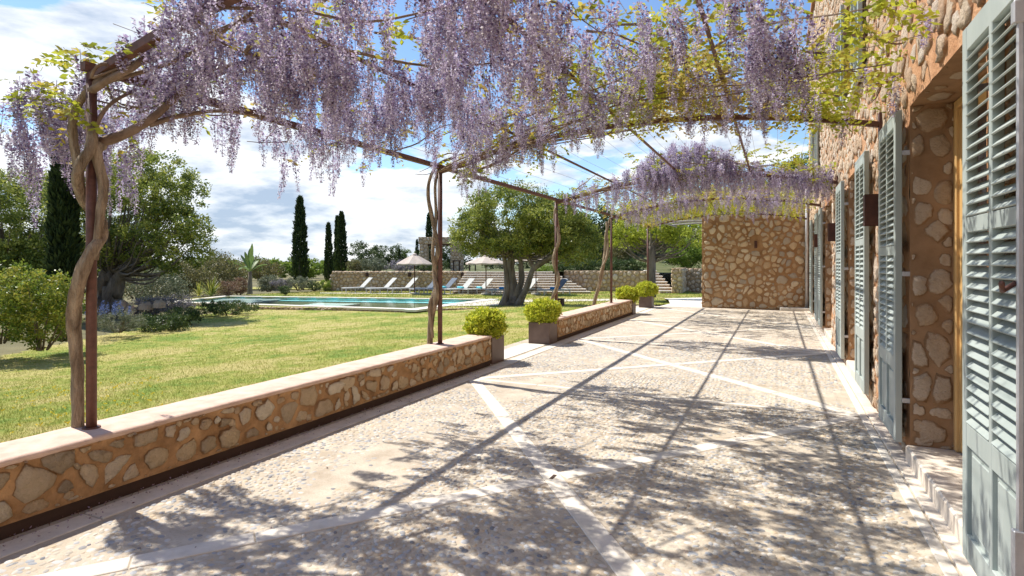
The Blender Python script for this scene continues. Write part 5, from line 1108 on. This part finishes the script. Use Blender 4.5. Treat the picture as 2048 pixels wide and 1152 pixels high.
# mulberry at the far end of the pergola
t = 27.; c = PT(1302, 590, t); s = t / F
tree('mulberry_tree', 'pollarded mulberry with forked grey trunk and lime leaves beyond the pergola end', 'tree', c, [(0, 0, -.1), (.02, 0, 1.0), (0, 0, 2.3)], [.23, .19, .22], [((-.2, .3, 3.2), (1.9, 1.4, .75), 70, 60, .4), ((1.5, .2, 2.9), (1.3, 1, .7), 36, 55, .35), ((-1.2, .2, 2.7), (1.1, 1, .55), 28, 50, .3)], .13, 'mulberry', 'bark_olive', lobes=.12, limbs=12,
     extra=[([(.0, 0, 2.2), (.5, 0, 2.9), (1.0, 0, 3.6), (1.5, 0, 3.9)], [.13, .09, .06, .04]), ([(0, 0, 2.2), (-.4, 0, 2.6), (-1.2, 0, 2.8), (-1.9, 0, 3.1)], [.10, .06, .05, .03]), ([(0, 0, 2.2), (.0, 0, 2.9), (-.3, 0, 3.7)], [.12, .07, .04])])
# background trees
BT = [(730, 482, 545, 84, 62, 'rounded dark green tree behind the retaining wall, left of the parasol', 'olive_dark', 60), (782, 486, 545, 76, 64, 'second rounded dark tree just right of its twin behind the retaining wall', 'olive_dark', 60), (822, 497, 545, 56, 66, 'light green tree behind the parasol top', 'bright', 40),
      (905, 470, 548, 84, 60, 'dark tree seen behind the pavilion opening', 'olive_dark', 50), (1120, 420, 540, 170, 50, 'dense dark tree behind the right side of the carob crown', 'olive', 110), (1205, 408, 545, 150, 54, 'dark green tree on the slope behind the third and fourth posts', 'olive_dark', 110), (1290, 396, 540, 160, 58, 'tall dark tree on the slope behind the mulberry', 'olive_dark', 120),
      (1375, 420, 535, 130, 52, 'bushy green tree on the slope left of the gable wall', 'olive', 100), (1450, 360, 520, 170, 70, 'tall tree on the hill partly hidden behind the gable wall', 'olive_dark', 90), (1560, 345, 500, 120, 80, 'hilltop tree beyond the gable wall', 'olive_dark', 70), (1600, 308, 480, 86, 84, 'dark hilltop tree in the gap beside the house corner', 'olive_dark', 70), (1010, 480, 560, 130, 58, 'dark tree behind the stem of the big carob', 'olive_dark', 70)]
for px, a, b, w, t, lab, mt, nc in BT:
    s = t / F; c = PT(px, b, t); h = (b - a) * s; tree('evergreen_tree', lab, 'tree', c, [(0, 0, -.5), (.1, 0, h * .2), (0, 0, h * .4)], [h * .05, h * .04, h * .03], [((0, 0, h * .62), (w * s * .42, w * s * .42, h * .36), nc, 60, h * .13), ((w * s * .1, 0, h * .36), (w * s * .40, w * s * .4, h * .3), nc // 2, 60, h * .12)], h * .034 + .05, mt, 'bark', group='evergreen trees in the background', limbs=8)
# far tree line and hedges
hedge_pts = []
for i in range(150): px = -540 + i * 8.3; t_ = random.uniform(62, 95); hedge_pts.append((px, t_))
cl = []
for px, t_ in hedge_pts:
    s = t_ / F; base = PT(px, 556 - (t_ - 62) * .3, t_); hh = random.uniform(24, 34) * s * .5; P, vv, cc = clumped(14, 46, base + Vector((0, 0, hh)), (13 * s, 13 * s, hh), hh * .42); cl.append((P, vv))
tag(obj('far_orchard', leaf_mesh('far_orchard', np.concatenate([p for p, v in cl]), rng.uniform(.22, .4, sum(len(p) for p, v in cl)), M['bright'], .5, .4, np.concatenate([v for p, v in cl]))), kind='stuff')
cl = []
for i in range(330): t_ = random.uniform(170, 420); r_ = random.uniform(-2.4, .9) * t_; s = t_ / F; base = B(r_, t_, -.52 - .0022 * (t_ - 45) - .2); hh = random.uniform(7, 13) * s * .5; P, vv, cc = clumped(8, 36, base + Vector((0, 0, hh)), (15 * s, 15 * s, hh), hh * .5); cl.append((P, vv))
tag(obj('distant_wood', leaf_mesh('distant_wood', np.concatenate([p for p, v in cl]), rng.uniform(.7, 1.2, sum(len(p) for p, v in cl)), M['olive_dark'], .6, .4, np.concatenate([v for p, v in cl]))), kind='stuff')

# ------------------------------------------------------------------ shrubs
q = onlawn(40, 705); tt = depth(q.x, q.y)
for px, py, w, h, lab in ((-330, 720, 190, 180, 'citrus hedge bush outside the left picture edge, farther of two'), (-190, 715, 170, 175, 'citrus hedge bush outside the left picture edge, nearer of two'), (-60, 700, 170, 180, 'leftmost clump of the citrus hedge, cut by the picture edge'), (40, 712, 130, 170, 'leafy citrus hedge bush at the left edge of the lawn'), (100, 692, 80, 130, 'smaller citrus bush at the right end of the hedge, beside the post')):
    px_bush('citrus_bush', lab, 'bush', px, py - 6, w, h, 10.6 if px < 90 else 11.8, int(120 * w / 110), 46, .062, 'citrus', .16, 'citrus bushes along the left of the lawn', shell=.35)
px_bush('flowering_shrub', 'grey leaved shrub with upright blue flower spikes below the carob trunk', 'shrub', 208, 668, 96, 46, 14.2, 60, 60, .07, 'greygreen', .12, aspect=.16)
c = PT(208, 655, 14.1); nsp = 34; sp = []
for i in range(nsp): a = random.uniform(-.62, .62); b = random.uniform(-.3, .5); z = zfor(640 - 30 * math.cos(a * 1.6) * random.uniform(.6, 1), 14.2); base = Vector((c.x, c.y, 0)) + Vector((CS, SN, 0)) * a + Vector((-SN, CS, 0)) * b; k = rng.random(40); sp.append(np.stack([base.x + rng.normal(size=40) * .018 * (1.2 - k), base.y + rng.normal(size=40) * .018 * (1.2 - k), z + k * .22 - .1], 1))
fb = [o for o in bpy.data.objects if o.name.startswith('flowering_shrub')][0]; obj('flower_spikes', leaf_mesh('flower_spikes', np.concatenate(sp), .03, M['bluefl'], .6, .5), fb)
SH_ = [(300, 672, 110, 40, 15.5, 'juniper', 'dark low juniper in front of the carob roots', 'juniper', 60, .05), (345, 656, 80, 40, 17, 'juniper', 'dark spreading juniper beside the small rust coloured lamp', 'juniper', 50, .05), (430, 634, 130, 30, 20, 'juniper', 'flat green juniper mat along the pool edge', 'juniper', 80, .05),
       (280, 640, 60, 46, 19, 'lavender', 'greyish lavender clump in front of the rocks', 'lavender', 40, .05), (320, 628, 90, 38, 20.5, 'lavender', 'pale lilac lavender clump left of the pool end', 'lavender', 50, .05),
       (285, 612, 110, 80, 24, 'shrub', 'airy grey green shrub behind the lavender', 'greygreen', 60, .08), (250, 600, 90, 60, 27, 'shrub', 'olive brown shrub behind the carob trunk', 'oliveshrub', 60, .08), (400, 592, 140, 88, 32, 'shrub', 'big airy olive brown shrub beyond the striped strap plant', 'oliveshrub', 110, .11), (345, 596, 90, 82, 30, 'shrub', 'tall feathery shrub at the left of the pool end', 'oliveshrub', 70, .10),
       (446, 592, 44, 28, 28, 'shrub', 'russet brown shrub beside the striped strap plant', 'russet', 34, .06), (470, 590, 40, 34, 31, 'shrub', 'dull russet bush left of the paddle leaved plant', 'russet', 30, .07), (556, 582, 40, 26, 34, 'lavender', 'mauve lavender mound left of the tallest cypress', 'lavender', 34, .07), (590, 582, 56, 30, 34.5, 'shrub', 'grey green mound under the tallest cypress', 'greygreen', 40, .07), (530, 584, 50, 34, 34, 'shrub', 'grey shrub between the paddle leaved plant and the lavender', 'greygreen', 36, .08),
       (567, 589, 22, 18, 31, 'shrub', 'small round green shrub near the far pool corner', 'juniper', 20, .05), (625, 582, 30, 20, 35, 'shrub', 'low green shrub before the yellow meadow', 'juniper', 24, .06), (648, 582, 26, 22, 36, 'shrub', 'green shrub against the slanting wall end', 'bright', 24, .06), (505, 560, 90, 44, 40, 'shrub', 'green bush far behind the paddle leaved plant', 'oliveshrub', 50, .12),
       (740, 545, 70, 28, 38.3, 'shrub', 'grey shrub topping the retaining wall at its left', 'greygreen', 44, .09), (800, 545, 70, 26, 38.3, 'lavender', 'pale lavender on the retaining wall left of the parasol', 'lavender', 44, .08), (715, 545, 50, 26, 39, 'shrub', 'olive shrub over the wall end', 'oliveshrub', 30, .09), (850, 545, 44, 18, 38.6, 'shrub', 'low green shrub behind the parasol edge', 'juniper', 30, .07), (880, 541, 34, 18, 44.5, 'shrub', 'green shrub framed by the pavilion opening', 'juniper', 24, .08),
       (1150, 547, 80, 34, 38.5, 'shrub', 'trailing shrub on the wall right of the wide steps', 'juniper', 60, .09), (1215, 545, 90, 30, 37.8, 'shrub', 'low trailing greenery on the wall behind the fourth post', 'juniper', 60, .09), (1270, 543, 60, 24, 37, 'shrub', 'low trailing greenery left of the garden stair', 'juniper', 40, .09), (1150, 528, 80, 34, 42, 'shrub', 'bright green bush under the dark trees', 'bright', 50, .12), (1247, 532, 50, 52, 41, 'shrub', 'cone shaped olive green bush behind the fourth post', 'oliveshrub', 60, .10),
       (1385, 538, 90, 60, 38, 'shrub', 'bright drooping shrub above the wall beside the gable', 'bright', 90, .12), (1350, 530, 50, 36, 40, 'shrub', 'dark shrub above the garden stair', 'olive_dark', 40, .1), (1320, 500, 40, 40, 46, 'shrub', 'dark green bush high behind the stair', 'olive_dark', 40, .12), (1100, 552, 70, 26, 39, 'shrub', 'green shrub at the right top of the wide steps', 'bright', 40, .09), (1222, 572, 16, 52, 36.6, 'creeper', 'dark creeper hanging down the wall behind the fourth post', 'juniper', 26, .06)]
for px, b, w, h, t, nm, lab, mt, nc, lf in SH_: px_bush(nm, lab, nm, px, b, w, h, t, int(nc * 1.7), 46, lf * 1.1, mt, shell=.3, up=.6)
# strap leaved and paddle leaved plants
def blades(name, label, cat, px, py, t, n, L, wd, mat, spread=.8, nseg=5, stiff=.5):
    c = PT(px, py, t); T = thing(name, label, cat, c); V, Fc, vv = [], [], []
    for i in range(n):
        a = random.uniform(0, 6.28); e = random.uniform(.1, spread); l = L * random.uniform(.6, 1.1); d = Vector((math.cos(a), math.sin(a), 0)); s_ = Vector((-d.y, d.x, 0)); b0 = len(V); v = random.random()
        for k in range(nseg + 1):
            f = k / nseg; p = c + d * (l * math.sin(e) * f + .1 * l * f * f) + Vector((0, 0, l * math.cos(e) * f - stiff * l * f * f * e)); w = wd * (1 - f) ** .5 * (.6 + .4 * min(1, f * 4)); V += [p - s_ * w, p + s_ * w]; vv += [v, v]
            if k: q = b0 + 2 * k; Fc.append((q - 2, q - 1, q + 1, q))
    obj('leaf_fan', np_mesh('leaf_fan', V, Fc, M[mat], vv), T); return T
blades('strap_plant', 'large yellow striped strap leaved clump beside the far pool corner', 'strap plant', 422, 592, 27.5, 70, 1.15, .035, 'strap', 1.1)
blades('strap_plant', 'smaller striped strap leaved clump left of the large one', 'strap plant', 398, 592, 28.5, 36, .8, .03, 'strap', 1.1)
t = 29.; c = PT(500, 588, t); T = thing('banana_plant', 'paddle leaved banana plant with ragged upright leaves left of the far pool edge', 'banana plant', c)
MB().tube([c, c + Vector((0, 0, 1.15))], [.13, .08], 8).build('trunk', M['bark'], T, True)
for i in range(11):
    a = i * 2.4; lean = .1 + .085 * i; L = random.uniform(1.2, 1.6); d = Vector((math.cos(a), math.sin(a), 0)); s_ = Vector((-d.y, d.x, 0)); V, Fc = [], []
    for k in range(8):
        f = k / 7; p = c + Vector((0, 0, 1.05)) + d * L * math.sin(lean) * f + Vector((0, 0, L * math.cos(lean) * f - .5 * L * lean * f * f)); w = .11 * math.sin(min(1, max(0, (f - .2) / .8)) * math.pi) ** .6 + .012; V += [p - s_ * w + Vector((0, 0, .04)), p, p + s_ * w + Vector((0, 0, .04))]
        if k: q = 3 * k; Fc += [(q - 3, q - 2, q + 1, q), (q - 2, q - 1, q + 2, q + 1)]
    obj('leaf', np_mesh('leaf', V, Fc, M['broad'], np.full(len(V), random.random())), T)
# rocks near the carob, little rust lamp
for i, (px, py, w) in enumerate(((262, 622, 26), (290, 616, 30), (318, 612, 24), (380, 640, 18), (245, 612, 20))):
    t = 19.; z = zfor(py, t) ; c = PT(px, py, t); vs, fs, cc, m = stone_verts([(-.2, -.15), (.2, -.15), (.22, .15), (-.18, .17)], random, w / 26, .14); R_ = [c + Vector((v[0], v[1], v[2] * 1.2)) for v in vs]
    o = obj('garden_rock', np_mesh('garden_rock', [p - c for p in R_], fs, M['rock'], [random.random()] * len(vs), True)); o.location = c; tag(o, ['rough ochre rock nearest the carob trunk', 'largest rough ochre rock left of the pool end', 'flat ochre rock at the edge of the lavender', 'small pale rock at the corner of the juniper mat', 'pinkish rock behind the blue flowering shrub'][i], 'rock', 'ochre rocks in the shrub bed')
p = onlawn(330, 652); t = thing('bollard_light', 'short rusty bollard lamp standing in the dark junipers left of the lawn', 'bollard', p); MB().bbox(p.x - .11, p.x + .11, p.y - .11, p.y + .11, p.z - .05, p.z + .26, .008).build('body', M['lampmetal'], t); MB().bbox(p.x - .12, p.x + .12, p.y - .12, p.y + .12, p.z + .262, p.z + .28, .006).build('cap', M['lampmetal'], t)
# weathered pole pergola between the gable wall and the mulberry
T = thing('pole_pergola', 'weathered grey poles laid from the gable wall towards the mulberry', 'pergola', (-3.4, 21, 2.9))
for k in range(7): y = YE + .2 + k * .75; z = 3.0 + .02 * (k % 2); MB().tube(spline([(-2.1 if k == 0 else -1.9, y, z), (-3.0, y + .02, z + .03), (-4.0, y + .3, z + random.uniform(-.03, .03))], 4), [.035, .035, .034, .032, .03, .03, .028, .026, .025], 7).build('pole', M['greypole'], T, True)
for xx in (-2.3, -3.9): MB().tube([(xx, YE + .1, 2.94), (xx, YE + 5.2, 2.96)], .035, 7).build('carrier_pole', M['greypole'], T, True)
